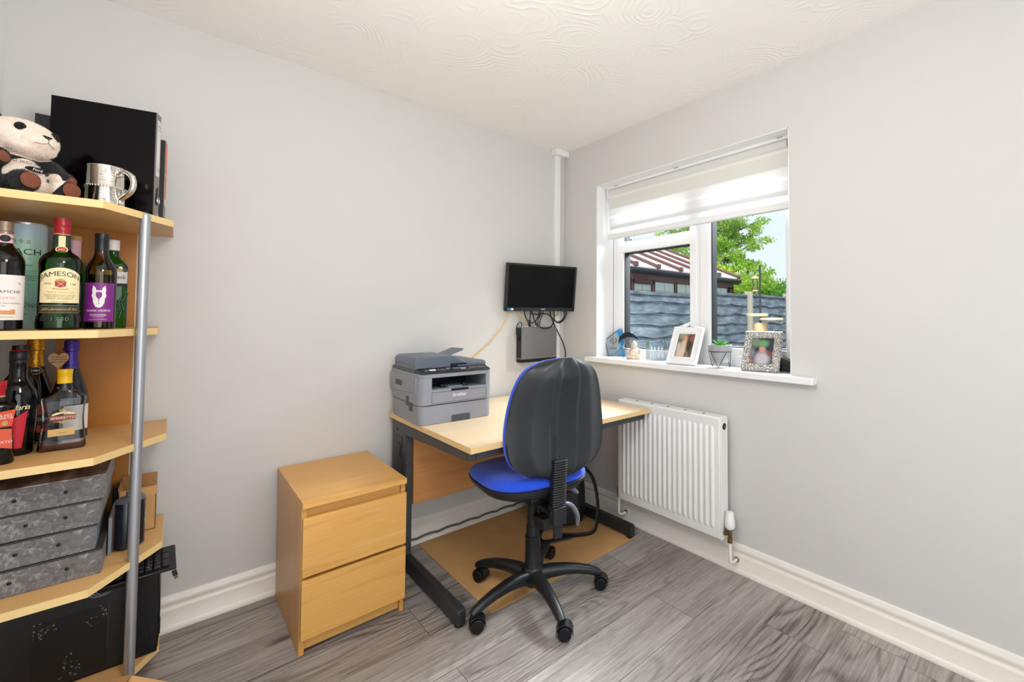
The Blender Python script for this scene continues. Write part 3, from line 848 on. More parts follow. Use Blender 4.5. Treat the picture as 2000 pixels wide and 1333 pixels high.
def bsurf(depth_fn, wk=1.0):
    return [[bpos(-1 + 2 * i / NS, j / NV, depth_fn(-1 + 2 * i / NS, j / NV), wk) for i in range(NS + 1)] for j in range(NV + 1)]
def edge_k(s_, v):
    e1 = max(0.0, 1 - abs(s_) ** 6); e2 = min(1, v / 0.10) if v < 0.10 else (min(1, (1 - v) / 0.08) if v > 0.92 else 1)
    return e1 * (1 - (1 - e2) ** 2)
def d_back(s_, v):
    a = abs(s_)
    c0 = 0.20 + 0.05 * v
    mid = 0.044 if a < c0 else (0.044 - 0.015 * min(1, (a - c0) / 0.06))
    if a > 0.62: mid = mid * max(0.25, 1 - (a - 0.62) / 0.28 * 0.7)
    vv = 1.0 if v < 0.85 else max(0.35, 1 - (v - 0.85) / 0.12 * 0.6)
    return -((mid - 0.01) * vv * edge_k(s_, v) + 0.014)
def d_front(s_, v):
    e1 = max(0.0, 1 - abs(s_) ** 10) ** 0.5
    e2 = math.sqrt(max(0.0, 1 - (abs(2 * v - 1)) ** 14))
    return 0.030 * e1 * e2 + 0.024
def grid(mb, g, flip=False):
    vr = [[mb.bm.verts.new(q) for q in row] for row in g]
    for a, b_ in zip(vr, vr[1:]):
        for i in range(len(a) - 1): mb._f((a[i], a[i + 1], b_[i + 1], b_[i]))
    return vr
def closed_shell(gA, gB):
    mb = MB(); A = grid(mb, gA); B = grid(mb, gB)
    def strip(p, q):
        for i in range(len(p) - 1): mb._f((p[i], p[i + 1], q[i + 1], q[i]))
    strip(A[0], B[0]); strip(A[-1], B[-1]); strip([r[0] for r in A], [r[0] for r in B]); strip([r[-1] for r in A], [r[-1] for r in B])
    return mb
closed_shell(bsurf(d_back), bsurf(lambda s_, v: 0.006)).build('backrest_shell', 'shell_black', t, ang=42)
closed_shell(bsurf(d_front, 1.012), bsurf(lambda s_, v: 0.0068, 0.99)).build('backrest_cushion', 'seat_blue', t, ang=70)
# bellows, bracket and height bar
mb = MB(); rings = []
N = 19
for i in range(N * 2 + 1):
    u = i / (N * 2); k = 1.0 if i % 2 else 0.86
    c = Vector((0.006, -0.205 - 0.012 * u, 0.462 + 0.19 * u))
    rings.append([c + Vector((p[0], p[1], 0)) for p in rrect(0.066 * k, 0.044 * k, 0.012 * k, 3)])
mb.loft(rings).build('bellows', 'black_plastic', t, ang=20)
MB().box(-0.023, 0.035, -0.229, -0.181, 0.392, 0.462).build('bracket', 'shell_black', t, bevel=0.003)
MB().box(-0.012, 0.024, -0.216, -0.20, 0.335, 0.395).build('height_bar', 'shell_black', t, bevel=0.002)

# ================================================================== rucksack under the desk
pbr('nylon_black', (12, 13, 16), 0.55, var=0.15, vs=200, bump=0.15, bs=700)
t = thing('rucksack', 'black rucksack with loose straps on the tan mat behind the chair', 'rucksack', (-0.30, -0.33, 0.0035), (0, 0, R(-35)))
rg = [(0.12, 0.085, 0.0), (0.15, 0.105, 0.02), (0.158, 0.112, 0.10), (0.155, 0.108, 0.20), (0.145, 0.098, 0.30), (0.12, 0.075, 0.36), (0.06, 0.035, 0.39)]
MB().loft([[Vector((p[0], p[1], z)) for p in rrect(2 * a, 2 * b_, min(a, b_) * 0.7, 6)] for a, b_, z in rg]).build('body', 'nylon_black', t, ang=60)
MB().loft([[Vector((p[0], p[1] - 0.115, z)) for p in rrect(2 * a, 0.06, 0.026, 5)] for a, z in ((0.1, 0.03), (0.115, 0.05), (0.115, 0.19), (0.09, 0.215))]).build('front_pocket', 'nylon_black', t, ang=60)
MB().tube(smooth_path([(-0.04, 0.0, 0.385), (-0.02, 0, 0.43), (0.02, 0, 0.43), (0.04, 0, 0.385)], 5), 0.009, n=8).build('carry_handle', 'nylon_black', t)
MB().tube(smooth_path([(0.12, -0.05, 0.35), (0.19, -0.10, 0.28), (0.215, -0.15, 0.14), (0.19, -0.20, 0.02), (0.10, -0.225, 0.012), (0.0, -0.215, 0.012)], 6), 0.017, n=8, flat=(1.0, 0.35)).build('strap', 'nylon_black', t)
MB().tube(smooth_path([(-0.06, -0.12, 0.06), (-0.12, -0.2, 0.014), (-0.10, -0.27, 0.01), (0.0, -0.25, 0.01), (0.06, -0.235, 0.012)], 6), 0.015, n=8, flat=(1.0, 0.35)).build('strap', 'nylon_black', t)
MB().tube([(-0.11, -0.148, 0.12), (-0.06, -0.1485, 0.135), (0.06, -0.1485, 0.135), (0.11, -0.148, 0.12)], 0.003, n=6).build('zip', 'charcoal_metal', t)

# ================================================================== radiator
t = thing('radiator', 'white ribbed panel radiator on the wall below the window', 'radiator', (0, -0.973, 0.168))
ya, yb, hh = -0.33, 0.33, 0.572
MB().box(-0.104, -0.094, ya, yb, 0, hh).build('front_panel', 'rad_white', t, bevel=0.004)
MB().box(-0.046, -0.038, ya + 0.01, yb - 0.01, 0.01, hh - 0.01).build('back_panel', 'rad_white', t, bevel=0.003)
ribs = MB(); n = 19; pitch = (yb - ya - 0.05) / n
for i in range(n):
    y = ya + 0.025 + pitch * (i + 0.5); w_ = pitch * 0.29; d = 0.0085
    sec = [(-w_ * 1.25, 0), (-w_ * 0.75, d * 0.75), (-w_ * 0.35, d), (w_ * 0.35, d), (w_ * 0.75, d * 0.75), (w_ * 1.25, 0)]
    rings = []
    for z, k, ww in ((0.04, 0.0, 0.8), (0.05, 0.65, 0.95), (0.062, 1, 1), (hh - 0.062, 1, 1), (hh - 0.05, 0.65, 0.95), (hh - 0.04, 0.0, 0.8)):
        rings.append([Vector((-0.1038 - q[1] * k, y + q[0] * ww, z)) for q in sec])
    ribs.loft(rings, cap=False, closed=False)
ribs.build('rib_panel', 'rad_white', t, ang=60)
MB().box(-0.100, -0.04, ya - 0.002, yb + 0.002, hh - 0.012, hh + 0.004).build('top_grille', 'rad_white', t, bevel=0.002)
for i in range(5):
    y = ya + 0.1 + i * 0.11
    MB().box(-0.078, -0.066, y, y + 0.012, hh + 0.0038, hh + 0.0052).build('grille_slot', 'charcoal_metal', t, smooth=False)
for y0_, y1_ in ((ya - 0.008, ya), (yb, yb + 0.008)):
    MB().box(-0.101, -0.04, y0_, y1_, -0.004, hh + 0.002).build('side_cover', 'rad_white', t, bevel=0.002)
q = MB().cyl((-0.072, ya - 0.004, hh - 0.042), (-0.072, ya - 0.0095, hh - 0.042), 0.016, n=20).build('vent_plug', 'gasket_black', t)
MB().cyl((-0.072, ya - 0.009, hh - 0.042), (-0.072, ya - 0.013, hh - 0.042), 0.009, n=8).build('vent_screw', 'brass_old', q)
# thermostatic valve on the right, lockshield on the left
v = MB().cyl((-0.072, ya - 0.008, 0.03), (-0.072, ya - 0.035, 0.03), 0.013, n=8).cyl((-0.072, ya - 0.035, 0.006), (-0.072, ya - 0.035, 0.05), 0.010, n=14).cyl((-0.072, ya - 0.008, 0.03), (-0.072, ya - 0.014, 0.03), 0.017, n=6).cyl((-0.072, ya - 0.035, -0.012), (-0.072, ya - 0.035, 0.008), 0.012, n=6).build('radiator_valve', 'brass_old', t)
MB().lathe([(0.014, 0.05), (0.021, 0.056), (0.0235, 0.064), (0.0235, 0.094), (0.0205, 0.098), (0.019, 0.125), (0.016, 0.131), (0.0, 0.133)], n=24, c=(-0.072, ya - 0.035, 0)).build('thermostat_head', 'rad_white', v)
MB().lathe([(0.0238, 0.051), (0.0238, 0.056)], n=24, c=(-0.072, ya - 0.035, 0), cap=False).build('ring', 'lever_grey', v)
MB().tube(smooth_path([(-0.072, ya - 0.035, -0.01), (-0.072, ya - 0.035, -0.085), (-0.068, ya - 0.037, -0.103), (-0.052, ya - 0.039, -0.108), (-0.02, ya - 0.04, -0.108)], 5), 0.0075, n=12).build('pipe', 'cream_gloss', v)
v = MB().cyl((-0.072, yb + 0.008, 0.03), (-0.072, yb + 0.03, 0.03), 0.012, n=8).cyl((-0.072, yb + 0.028, -0.01), (-0.072, yb + 0.028, 0.052), 0.010, n=12).build('radiator_valve', 'brass_old', t)
MB().cyl((-0.072, yb + 0.028, -0.028), (-0.072, yb + 0.028, -0.008), 0.012, n=6).build('nut', 'cream_gloss', v)
MB().tube(smooth_path([(-0.072, yb + 0.028, -0.02), (-0.072, yb + 0.028, -0.09), (-0.066, yb + 0.026, -0.108), (-0.05, yb + 0.022, -0.112), (-0.02, yb + 0.02, -0.112)], 5), 0.0075, n=12).build('pipe', 'cream_gloss', v)
for y in (ya - 0.04, yb + 0.02):
    MB().cyl((-0.0182, y, -0.109), (-0.0187, y, -0.109), 0.012, n=16).build('pipe_hole', 'gasket_black', t)

# ================================================================== printer
pbr('printer_grey', (140, 143, 151), 0.42, var=0.03, vs=30)
pbr('printer_dark', (72, 76, 82), 0.42, var=0.04, vs=30)
pbr('printer_lid', (94, 104, 114), 0.4, var=0.06, vs=30)
pbr('printer_black', (20, 22, 28), 0.35, var=0.05)
pbr('tray_blue', (122, 142, 148), 0.4, var=0.03)
t = thing('laser_printer', 'grey multifunction laser printer on the left end of the desk', 'printer', (-1.196, -0.437, 0.7282), (0, 0, R(-2.5)))
W, D = 0.362, 0.385
def plan(x0_, x1_, y0_, y1_, r, n=6):
    """plan outline with the two front corners rounded (front is low y)"""
    P = []
    for i in range(n + 1):
        a = PI + PI / 2 * i / n; P.append((x0_ + r + r * math.cos(a), y0_ + r + r * math.sin(a)))
    for i in range(n + 1):
        a = 1.5 * PI + PI / 2 * i / n; P.append((x1_ - r + r * math.cos(a), y0_ + r + r * math.sin(a)))
    return P + [(x1_, y1_), (x0_, y1_)]
MB().prism(plan(0.002, W - 0.002, 0.002, 0.362, 0.03), 'z', 0.0, 0.0875).build('paper_cassette', 'printer_grey', t, bevel=0.003)
# notch handle in the cassette
q = MB().prism(rrect(0.092, 0.034, 0.006, cx=0.2, cy=0.015), 'y', -0.0006, 0.02).build('cassette_handle', 'printer_dark', t, bevel=0.001)
# body with an output slot: walls around the opening
bd = MB()
bd.prism(plan(0.0, W, 0.0, 0.364, 0.034), 'z', 0.0895, 0.158)
bd.prism(plan(0.0, W, 0.0, 0.40, 0.034), 'z', 0.213, 0.232)
bd.build('body', 'printer_grey', t, bevel=0.002)
sd = MB()
def corner(x0_, x1_, left):
    n = 6; r = 0.034; P = []
    if left:
        for i in range(n + 1):
            a = PI + PI / 2 * i / n; P.append((0 + r + r * math.cos(a), r + r * math.sin(a)))
        P += [(x1_, 0.0), (x1_, 0.40), (0, 0.40)]
    else:
        P.append((x0_, 0.0))
        for i in range(n + 1):
            a = 1.5 * PI + PI / 2 * i / n; P.append((W - r + r * math.cos(a), r + r * math.sin(a)))
        P += [(W, 0.40), (x0_, 0.40)]
    return P
sd.prism(corner(0, 0.058, True), 'z', 0.1578, 0.2132)
sd.prism(corner(W - 0.032, W, False), 'z', 0.1578, 0.2132)
sd.box(0.05, W - 0.03, 0.24, 0.40, 0.1578, 0.2132)
sd.build('cheek', 'printer_grey', t, bevel=0.0015)
MB().box(0.058, W - 0.032, 0.018, 0.24, 0.158, 0.1595).build('output_tray', 'tray_blue', t, smooth=False)
for xx in (0.125, 0.235):
    MB().prism([(0.03, 0.159), (0.075, 0.159), (0.075, 0.176), (0.04, 0.176)], 'x', xx - 0.011, xx + 0.011).build('paper_stop', 'printer_black', t, bevel=0.002)
MB().box(0.145, 0.215, 0.02, 0.11, 0.1592, 0.166).build('tray_flap', 'tray_blue', t, bevel=0.002)
MB().box(0.058, W - 0.032, 0.2385, 0.2398, 0.159, 0.213).box(0.058, W - 0.032, 0.02, 0.24, 0.2118, 0.2128).build('slot_lining', 'printer_black', t, smooth=False)
# manual feed door with outline, grip and lettering
mo = MB(); y_ = -0.0004
for a in ((0.058, 0.0592, 0.096, 0.146), (W - 0.0332, W - 0.032, 0.096, 0.146), (0.058, W - 0.032, 0.0952, 0.0966), (0.058, W - 0.032, 0.1452, 0.1466)):
    mo.box(a[0], a[1], y_, 0.001, a[2], a[3])
mo.build('feed_door_seam', 'printer_black', t, smooth=False)
MB().box(0.15, 0.236, -0.0012, 0.004, 0.146, 0.157).build('feed_door_grip', 'printer_black', t, bevel=0.001)
lt = MB().geo(text_geo('brother', 0.024, 0.008, 0.0, 0.92), on_plane((0.192, -0.0008, 0.126), (1, 0, 0), (0, 0, 1)))
lt.build('lettering', 'print_white', t, smooth=False, recalc=False)
MB().box(-0.0006, 0.0, 0.032, 0.364, 0.0873, 0.0897).box(0.03, W - 0.03, -0.0006, 0.0, 0.0873, 0.0897).build('body_seam', 'printer_black', t, smooth=False)
# left side bulge of the scanner unit, handle recess, vents
MB().prism([(0.034, 0.215), (0.036, 0.145), (0.20, 0.136), (0.345, 0.128), (0.375, 0.128), (0.402, 0.15), (0.402, 0.215)], 'x', -0.004, 0.02).build('side_cover', 'printer_grey', t, bevel=0.002)
MB().box(-0.0048, -0.0035, 0.225, 0.315, 0.160, 0.186).build('grip_recess', 'printer_black', t, bevel=0.0005)
vt = MB()
for i in range(4): vt.box(-0.0012, 0.0, 0.13 + i * 0.011, 0.138 + i * 0.011, 0.075, 0.12)
for i in range(4): vt.box(-0.0012, 0.0, 0.085 + i * 0.011, 0.093 + i * 0.011, 0.055, 0.095)
vt.build('vent', 'printer_dark', t, smooth=False)
# control panel
cp = MB(); cp.prism([(-0.004, 0.232), (0.05, 0.232), (0.066, 0.252), (0.062, 0.254), (0.006, 0.242), (-0.004, 0.238)], 'x', 0.008, W - 0.012)
P = cp.build('control_panel', 'printer_black', t, bevel=0.003)
up = Vector((0, 0.056, 0.012)).normalized()
def panel_rect(mb, xa, xb, ua, ub, lift=0.0006):
    o = Vector((0, 0.006, 0.2422)) + Vector((0, -0.012, 0.056)).normalized() * lift
    mb.poly([o + Vector((xa, 0, 0)) + up * ua, o + Vector((xb, 0, 0)) + up * ua, o + Vector((xb, 0, 0)) + up * ub, o + Vector((xa, 0, 0)) + up * ub])
scr = MB(); panel_rect(scr, 0.168, 0.235, 0.018, 0.034); scr.build('screen', 'tray_blue', P, smooth=False)
lb = MB(); panel_rect(lb, 0.055, 0.085, 0.010, 0.032); panel_rect(lb, 0.14, 0.158, 0.028, 0.034); panel_rect(lb, 0.03, 0.05, 0.014, 0.018); panel_rect(lb, 0.205, 0.228, 0.008, 0.014)
lb.build('sticker', 'print_white', P, smooth=False)
bt = MB()
for i in range(6):
    for j in range(3): bt.cyl(Vector((0.255 + i * 0.014, 0.012 + j * 0.013, 0.2435 + j * 0.0028)), Vector((0.255 + i * 0.014, 0.0115 + j * 0.013, 0.2462 + j * 0.0028)), 0.0042, n=10)
for i in range(5):
    for j in range(2): bt.cyl(Vector((0.096 + i * 0.011, 0.014 + j * 0.014, 0.244 + j * 0.003)), Vector((0.096 + i * 0.011, 0.0135 + j * 0.014, 0.2462 + j * 0.003)), 0.0035, n=10)
bt.build('button', 'print_grey', P)
# scanner lid and document feeder
MB().prism(plan(0.003, W - 0.003, 0.064, 0.398, 0.012), 'z', 0.232, 0.247).build('scanner_lid', 'printer_dark', t, bevel=0.002)
MB().prism([(0.06, 0.247), (0.396, 0.247), (0.396, 0.274), (0.075, 0.274), (0.062, 0.268)], 'x', 0.205, W - 0.005).build('lid_top', 'printer_lid', t, bevel=0.003)
fd = MB()
fd.prism([(0.0, 0.247), (0.27, 0.247), (0.262, 0.262), (0.205, 0.299), (0.185, 0.306), (0.02, 0.306), (0.006, 0.300), (0.0, 0.288)], 'y', 0.062, 0.35)
F = fd.build('document_feeder', 'printer_lid', t, bevel=0.005)
MB().prism([(0.001, 0.268), (0.0, 0.2685), (0.0, 0.27), (0.001, 0.2705)], 'y', 0.10, 0.34, Matrix.Translation((-0.0008, 0, 0))).build('feeder_seam', 'printer_black', F, smooth=False)
MB().prism(rrect(0.086, 0.02, 0.006, cx=0.213, cy=0.2585), 'y', 0.0612, 0.064).build('feeder_mouth', 'printer_black', F)
tm = Matrix.Translation((0.235, 0.25, 0.293)) @ Matrix.Rotation(R(-20), 4, 'Y') @ Matrix.Rotation(R(2), 4, 'Z')
MB().prism([(-0.07, -0.075), (0.05, -0.085), (0.062, -0.07), (0.062, 0.06), (-0.07, 0.065)], 'z', 0.012, 0.018, tm).build('document_tray', 'printer_lid', t, bevel=0.002)

# ================================================================== monitor on the wall arm
t = thing('monitor', 'small black computer monitor mounted high in the corner', 'monitor', (-0.258, -0.094, 1.415), (R(7.15), R(-0.4), R(-9.6)))
w2, h2 = 0.252, 0.1525
MB().box(-w2, w2, 0.0, 0.022, -h2, h2).build('case', 'black_satin', t, bevel=0.003)
bz = MB(); bz.box(-w2, w2, -0.008, 0.0, h2 - 0.013, h2).box(-w2, w2, -0.008, 0.0, -h2, -h2 + 0.024).box(-w2, -w2 + 0.013, -0.008, 0, -h2, h2).box(w2 - 0.013, w2, -0.008, 0, -h2, h2)
bz.build('bezel', 'black_plastic', t, bevel=0.0015)
pbr('screen_off', (2, 2, 3), 0.25, var=0, spec=0.2)
MB().box(-w2 + 0.012, w2 - 0.012, -0.003, 0.0002, -h2 + 0.023, h2 - 0.012).build('screen', 'screen_off', t, smooth=False)
MB().geo(text_geo('AOC', 0.016, 0.012), on_plane((0.012, -0.0086, -h2 + 0.012), (1, 0, 0), (0, 0, 1))).build('lettering', 'print_white', t, smooth=False, recalc=False)
pbr('sticker_blue', (50, 130, 180), 0.4, var=0)
MB().box(-w2 + 0.014, -w2 + 0.024, -0.0088, -0.008, -h2 + 0.006, -h2 + 0.018).box(-w2 + 0.026, -w2 + 0.036, -0.0088, -0.008, -h2 + 0.006, -h2 + 0.018).build('sticker', 'sticker_blue', t, smooth=False)
MB().box(-w2 + 0.038, -w2 + 0.054, -0.0088, -0.008, -h2 + 0.006, -h2 + 0.018).build('sticker', 'print_white', t, smooth=False)
MB().box(-0.06, 0.06, 0.022, 0.05, -0.06, 0.06).cyl((0, 0.045, 0.0), (0.015, 0.088, 0.012), 0.02, n=14).build('wall_bracket', 'black_plastic', t, bevel=0.003)

# ================================================================== recorder box on the wall
pbr('recorder_grey', (112, 112, 112), 0.4, var=0.02)
t = thing('recorder_box', 'flat grey recorder box mounted on the wall below the monitor', 'recorder', (-0.251, -0.002, 1.045))
a2, c2 = 0.142, 0.114
MB().box(-a2, a2, -0.06, 0.0, -c2 + 0.02, c2 - 0.002).build('case', 'recorder_grey', t, bevel=0.002)
MB().box(-a2 - 0.001, a2 + 0.001, -0.061, -0.001, -c2, -c2 + 0.0205).build('front_strip', 'black_satin', t, bevel=0.003)
MB().box(-a2 - 0.0012, -a2 + 0.001, -0.056, -0.004, -c2 + 0.03, c2 - 0.006).build('side_vent', 'black_plastic', t, bevel=0.0005)
MB().box(-a2 - 0.008, -a2 - 0.001, -0.04, -0.012, 0.025, 0.055).build('mounting_lug', 'black_satin', t, bevel=0.003)
pr = MB()
for i, x in enumerate((-0.118, -0.10, -0.088, -0.076, -0.064, -0.02, 0.0, 0.02)):
    pr.cyl((x, -0.035, c2 - 0.004), (x, -0.035, c2 + 0.008), 0.0045, n=8)
pr.build('socket', 'steel', t)

# ------------------------------------------------------------------ cables
pbr('cable_yellow', (226, 176, 40), 0.45, var=0.02)
pbr('cable_black', (18, 18, 20), 0.4, var=0)
def cable(name, label, pts, r, mat, cat='cable', group=None, plug=None):
    o = MB().tube(smooth_path(pts, 8), r, n=8).build(name, mat)
    return tag(o, label, cat, group)
cable('yellow_cable', 'thin yellow network cable running from the monitor down behind the printer',
      [(-0.452, -0.02, 1.29), (-0.462, -0.02, 1.26), (-0.49, -0.03, 1.20), (-0.535, -0.015, 1.13), (-0.60, -0.012, 1.06), (-0.68, -0.012, 1.0), (-0.78, -0.02, 0.93), (-0.83, -0.05, 0.86)], 0.0026, 'cable_yellow')
cable('patch_cable', 'short yellow patch cable plugged into top of the recorder box', [(-0.40, -0.02, 1.30), (-0.395, -0.03, 1.245), (-0.37, -0.045, 1.215), (-0.356, -0.037, 1.19), (-0.352, -0.037, 1.166)], 0.003, 'cable_yellow')
cable('yellow_loop', 'small coiled yellow cable loop at the right below the monitor', [(-0.13, -0.045, 1.29), (-0.15, -0.052, 1.255), (-0.12, -0.052, 1.235), (-0.09, -0.05, 1.245), (-0.085, -0.05, 1.30)], 0.003, 'cable_yellow')
cable('power_cable', 'black power cable looping below the monitor and down the wall corner', [(-0.16, -0.045, 1.29), (-0.155, -0.055, 1.24), (-0.12, -0.045, 1.18), (-0.085, -0.065, 1.10), (-0.05, -0.07, 1.03), (-0.035, -0.07, 0.96), (-0.05, -0.066, 0.9), (-0.09, -0.05, 0.82)], 0.0042, 'cable_black')
cable('monitor_lead', 'black lead in a wide loop touching the recorder box top', [(-0.335, -0.035, 1.30), (-0.30, -0.045, 1.255), (-0.305, -0.067, 1.22), (-0.28, -0.072, 1.175), (-0.22, -0.075, 1.148), (-0.16, -0.072, 1.165), (-0.135, -0.07, 1.22), (-0.13, -0.05, 1.30)], 0.004, 'cable_black')
cable('monitor_lead', 'black lead hanging in the leftmost small loop below the monitor', [(-0.345, -0.035, 1.30), (-0.365, -0.05, 1.25), (-0.36, -0.08, 1.20), (-0.33, -0.08, 1.185), (-0.29, -0.085, 1.21), (-0.255, -0.085, 1.27), (-0.24, -0.05, 1.30)], 0.004, 'cable_black')
cable('monitor_lead', 'thick black lead forming the rightmost loop below the monitor', [(-0.055, -0.07, 1.30), (-0.05, -0.095, 1.255), (-0.065, -0.09, 1.21), (-0.11, -0.085, 1.185), (-0.16, -0.085, 1.215), (-0.21, -0.085, 1.245), (-0.29, -0.08, 1.242), (-0.34, -0.08, 1.248)], 0.0045, 'cable_black')
cable('monitor_lead', 'short black lead curving inside the rightmost cable loop', [(-0.085, -0.07, 1.30), (-0.082, -0.115, 1.25), (-0.10, -0.11, 1.205), (-0.135, -0.10, 1.19)], 0.004, 'cable_black')
for i, x in enumerate((-0.262, -0.246, -0.230)):
    cable('aerial_lead', ('black lead into the recorder, left of three beside the plug', 'black lead into the recorder, middle of three', 'black lead into the recorder, right of three')[i],
          [(x + 0.03, -0.04, 1.28), (x + 0.012, -0.045, 1.235), (x, -0.037, 1.20), (x - 0.002, -0.037, 1.167)], 0.0032, 'cable_black', group='leads plugged into the recorder')
tag(MB().cyl((-0.315, -0.037, 1.159), (-0.315, -0.037, 1.205), 0.008, n=10).cyl((-0.315, -0.037, 1.20), (-0.31, -0.045, 1.27), 0.004, n=8).build('video_plug', 'cable_black'), 'black video plug standing in the recorder top beside the yellow plug', 'plug')
cable('recorder_lead', 'thin black lead arching over the left edge of the recorder', [(-0.376, -0.04, 1.16), (-0.38, -0.04, 1.185), (-0.395, -0.035, 1.19), (-0.41, -0.03, 1.16), (-0.412, -0.03, 1.11)], 0.0028, 'cable_black')

# ================================================================== shelf unit
# plan outline: back along the wall, right end square, front right corner cut off
def shelf_plan(xr, yb, yf, xc):
    return [(RX + 0.004, yb), (xr, yb), (xr, -0.316), (xc, yf), (RX + 0.004, yf)]
t = thing('shelf_unit', 'beech shelf unit with cut corner and grey metal pole at the left wall', 'shelf unit', (0, 0, 0))
SH = ((1.553, -2.008), (1.183, -2.038), (0.825, -2.008), (0.463, -2.008), (0.119, -2.008))
for z, xr in SH:
    P = shelf_plan(xr, -0.03, -0.547, -2.152)
    s_ = MB().prism(P, 'z', z - 0.022, z).build('shelf', 'beech_shelf', t, smooth=False)
    eb = MB()
    for a, b_ in ((1, 2), (2, 3), (3, 4)):
        p, q = Vector((*P[a], 0)), Vector((*P[b_], 0)); n_ = Vector((q.y - p.y, p.x - q.x, 0)).normalized()
        c = sum((Vector((*v, 0)) for v in P), Vector()) / len(P)
        if (p - c).dot(n_) < 0: n_ = -n_
        o = n_ * 0.0008
        eb.loft([[p, q, q + o, p + o], [v + Vector((0, 0, 0.0214)) for v in (p, q, q + o, p + o)]])
    for v in eb.bm.verts: v.co.z += z - 0.0217
    eb.build('edge_strip', 'shelf_edge', s_, smooth=False)
for za, zb in ((1.183, 1.531), (0.825, 1.161), (0.463, 0.803), (0.119, 0.441)):
    p = MB().box(-2.288, -2.104, -0.046, -0.031, za, zb).build('back_panel', 'backpanel_orange', t, smooth=False)
    MB().box(-2.104, -2.1032, -0.046, -0.031, za, zb).build('edge_strip', 'shelf_edge', p, smooth=False)
for za, zb in ((1.183, 1.531), (0.825, 1.161), (0.463, 0.803), (0.119, 0.441)):
    MB().box(RX + 0.004, RX + 0.02, -0.30, -0.046, za, zb).build('side_panel', 'backpanel_orange', t, smooth=False)
pl = MB(); pl.cyl((-2.072, -0.418, 0.0), (-2.072, -0.418, 1.548), 0.0128, n=28)
pl.build('pole', 'alu_pole', t, bevel=0.003)
for z, xr in SH:
    MB().box(-2.082, -2.066, -0.41, -0.39, z - 0.021, z - 0.001).build('pole_bracket', 'dark_metal', t, smooth=False)
MB().cyl((-2.10, -0.43, 1.531), (-2.10, -0.43, 1.5295), 0.006, n=12).build('fixing', 'steel', t)

CAMP = Vector((-2.0012, -2.4252, 0))
def facing(x, y, off=0.0):
    return math.atan2(CAMP.y - y, CAMP.x - x) + off

# ------------------------------------------------------------------ bottle materials
glassy('glass_green', (104, 214, 98), 1.5, 1.0)
glassy('glass_clear', (236, 238, 238), 1.45, 1.0)
glassy('glass_olive', (200, 180, 92), 1.5, 1.0)
pbr('glass_black', (8, 8, 10), 0.05, var=0, spec=0.4)
pbr('glass_winedark', (14, 10, 8), 0.05, var=0, spec=0.4)
pbr('whiskey', (44, 20, 8), 0.12, var=0, coat=0.4)
pbr('wine_red', (22, 8, 10), 0.1, var=0, coat=0.5)
pbr('amber_liquid', (96, 40, 22), 0.1, var=0, coat=0.4)
pbr('label_cream', (240, 226, 178), 0.6, var=0.01)
pbr('label_white', (236, 228, 224), 0.6, var=0.01)
pbr('label_pink', (240, 190, 204), 0.6, var=0.01)
pbr('label_purple', (128, 34, 132), 0.45, var=0.02)
pbr('label_red', (206, 22, 48), 0.45, var=0.02)
pbr('label_orange', (214, 78, 36), 0.45, var=0.03)
pbr('label_tan', (214, 178, 108), 0.5, var=0.03)
pbr('cap_red', (170, 22, 34), 0.3, var=0.02)
pbr('cap_yellow', (240, 190, 20), 0.35, var=0.02)
pbr('cap_bronze', (146, 126, 104), 0.35, metal=0.5, var=0.05)
pbr('cap_black', (14, 14, 18), 0.35, var=0.02)
pbr('cap_white', (226, 224, 220), 0.4, var=0.02)
pbr('foil_gold', (214, 150, 28), 0.3, metal=0.6, var=0.1, vs=60, bump=0.9, bs=130)
pbr('foil_purple', (66, 50, 140), 0.3, metal=0.5, var=0.1, vs=60, bump=0.7, bs=130)
pbr('kraft', (196, 156, 110), 0.8, var=0.08, vs=60)
# pale tube printed in soft blue and green washes
m, nt, out = newmat('tube_print')
b = nt.n('BsdfPrincipled', Roughness=0.4)
vec = nt.obj(); sp_ = nt.n('SeparateXYZ', Vector=vec)
nz = nt.n('TexNoise', Scale=9.0, Detail=2.0, Vector=nt.obj(scale=(1, 1, 0.6)))
f = nt.math('ADD', nt.math('MULTIPLY', sp_.outputs[2], 2.6), nt.math('MULTIPLY_ADD', nz.outputs[0], 0.5, -0.25))
nt.put(b, 'Base Color', nt.ramp(f, [(0.0, (176, 206, 196)), (0.3, (150, 188, 192)), (0.5, (166, 216, 186)), (0.72, (186, 214, 228)), (1.0, (204, 222, 236))]))
nt.put(out, 0, b)

def label_arc(parent, name, mat, r, z0, z1, face, half, x=0, y=0, lift=0.0004):
    mb = MB(); mb.lathe([(r + lift, z0), (r + lift, z1)], n=24, a0=face - half, a1=face + half, cap=False)
    return mb.build(name, mat, parent)
def print_on(parent, s, size, r, z, face, mat, off=0.004, shear=0.0, space=1.0, arc=0.0, lift=0.0009, dx=0.0):
    MB().geo(slice_geo(text_geo(s, size, off, shear, space), r * 0.1), on_cyl(face + dx / r, r, z, lift, arc)).build('lettering', mat, parent, smooth=False, recalc=False)
def shape_on(parent, name, polys, r, z, face, mat, lift=0.0009):
    fn = on_cyl(face, r, z, lift); mb = MB()
    for poly in polys: mb.geo(slice_geo((list(poly), [tuple(range(len(poly)))]), r * 0.1), fn)
    return mb.build(name, mat, parent, smooth=False, recalc=False)
def disc(cx, cy, rx, ry=None, n=20):
    ry = ry or rx
    return [(cx + rx * math.cos(2 * PI * i / n), cy + ry * math.sin(2 * PI * i / n)) for i in range(n)]
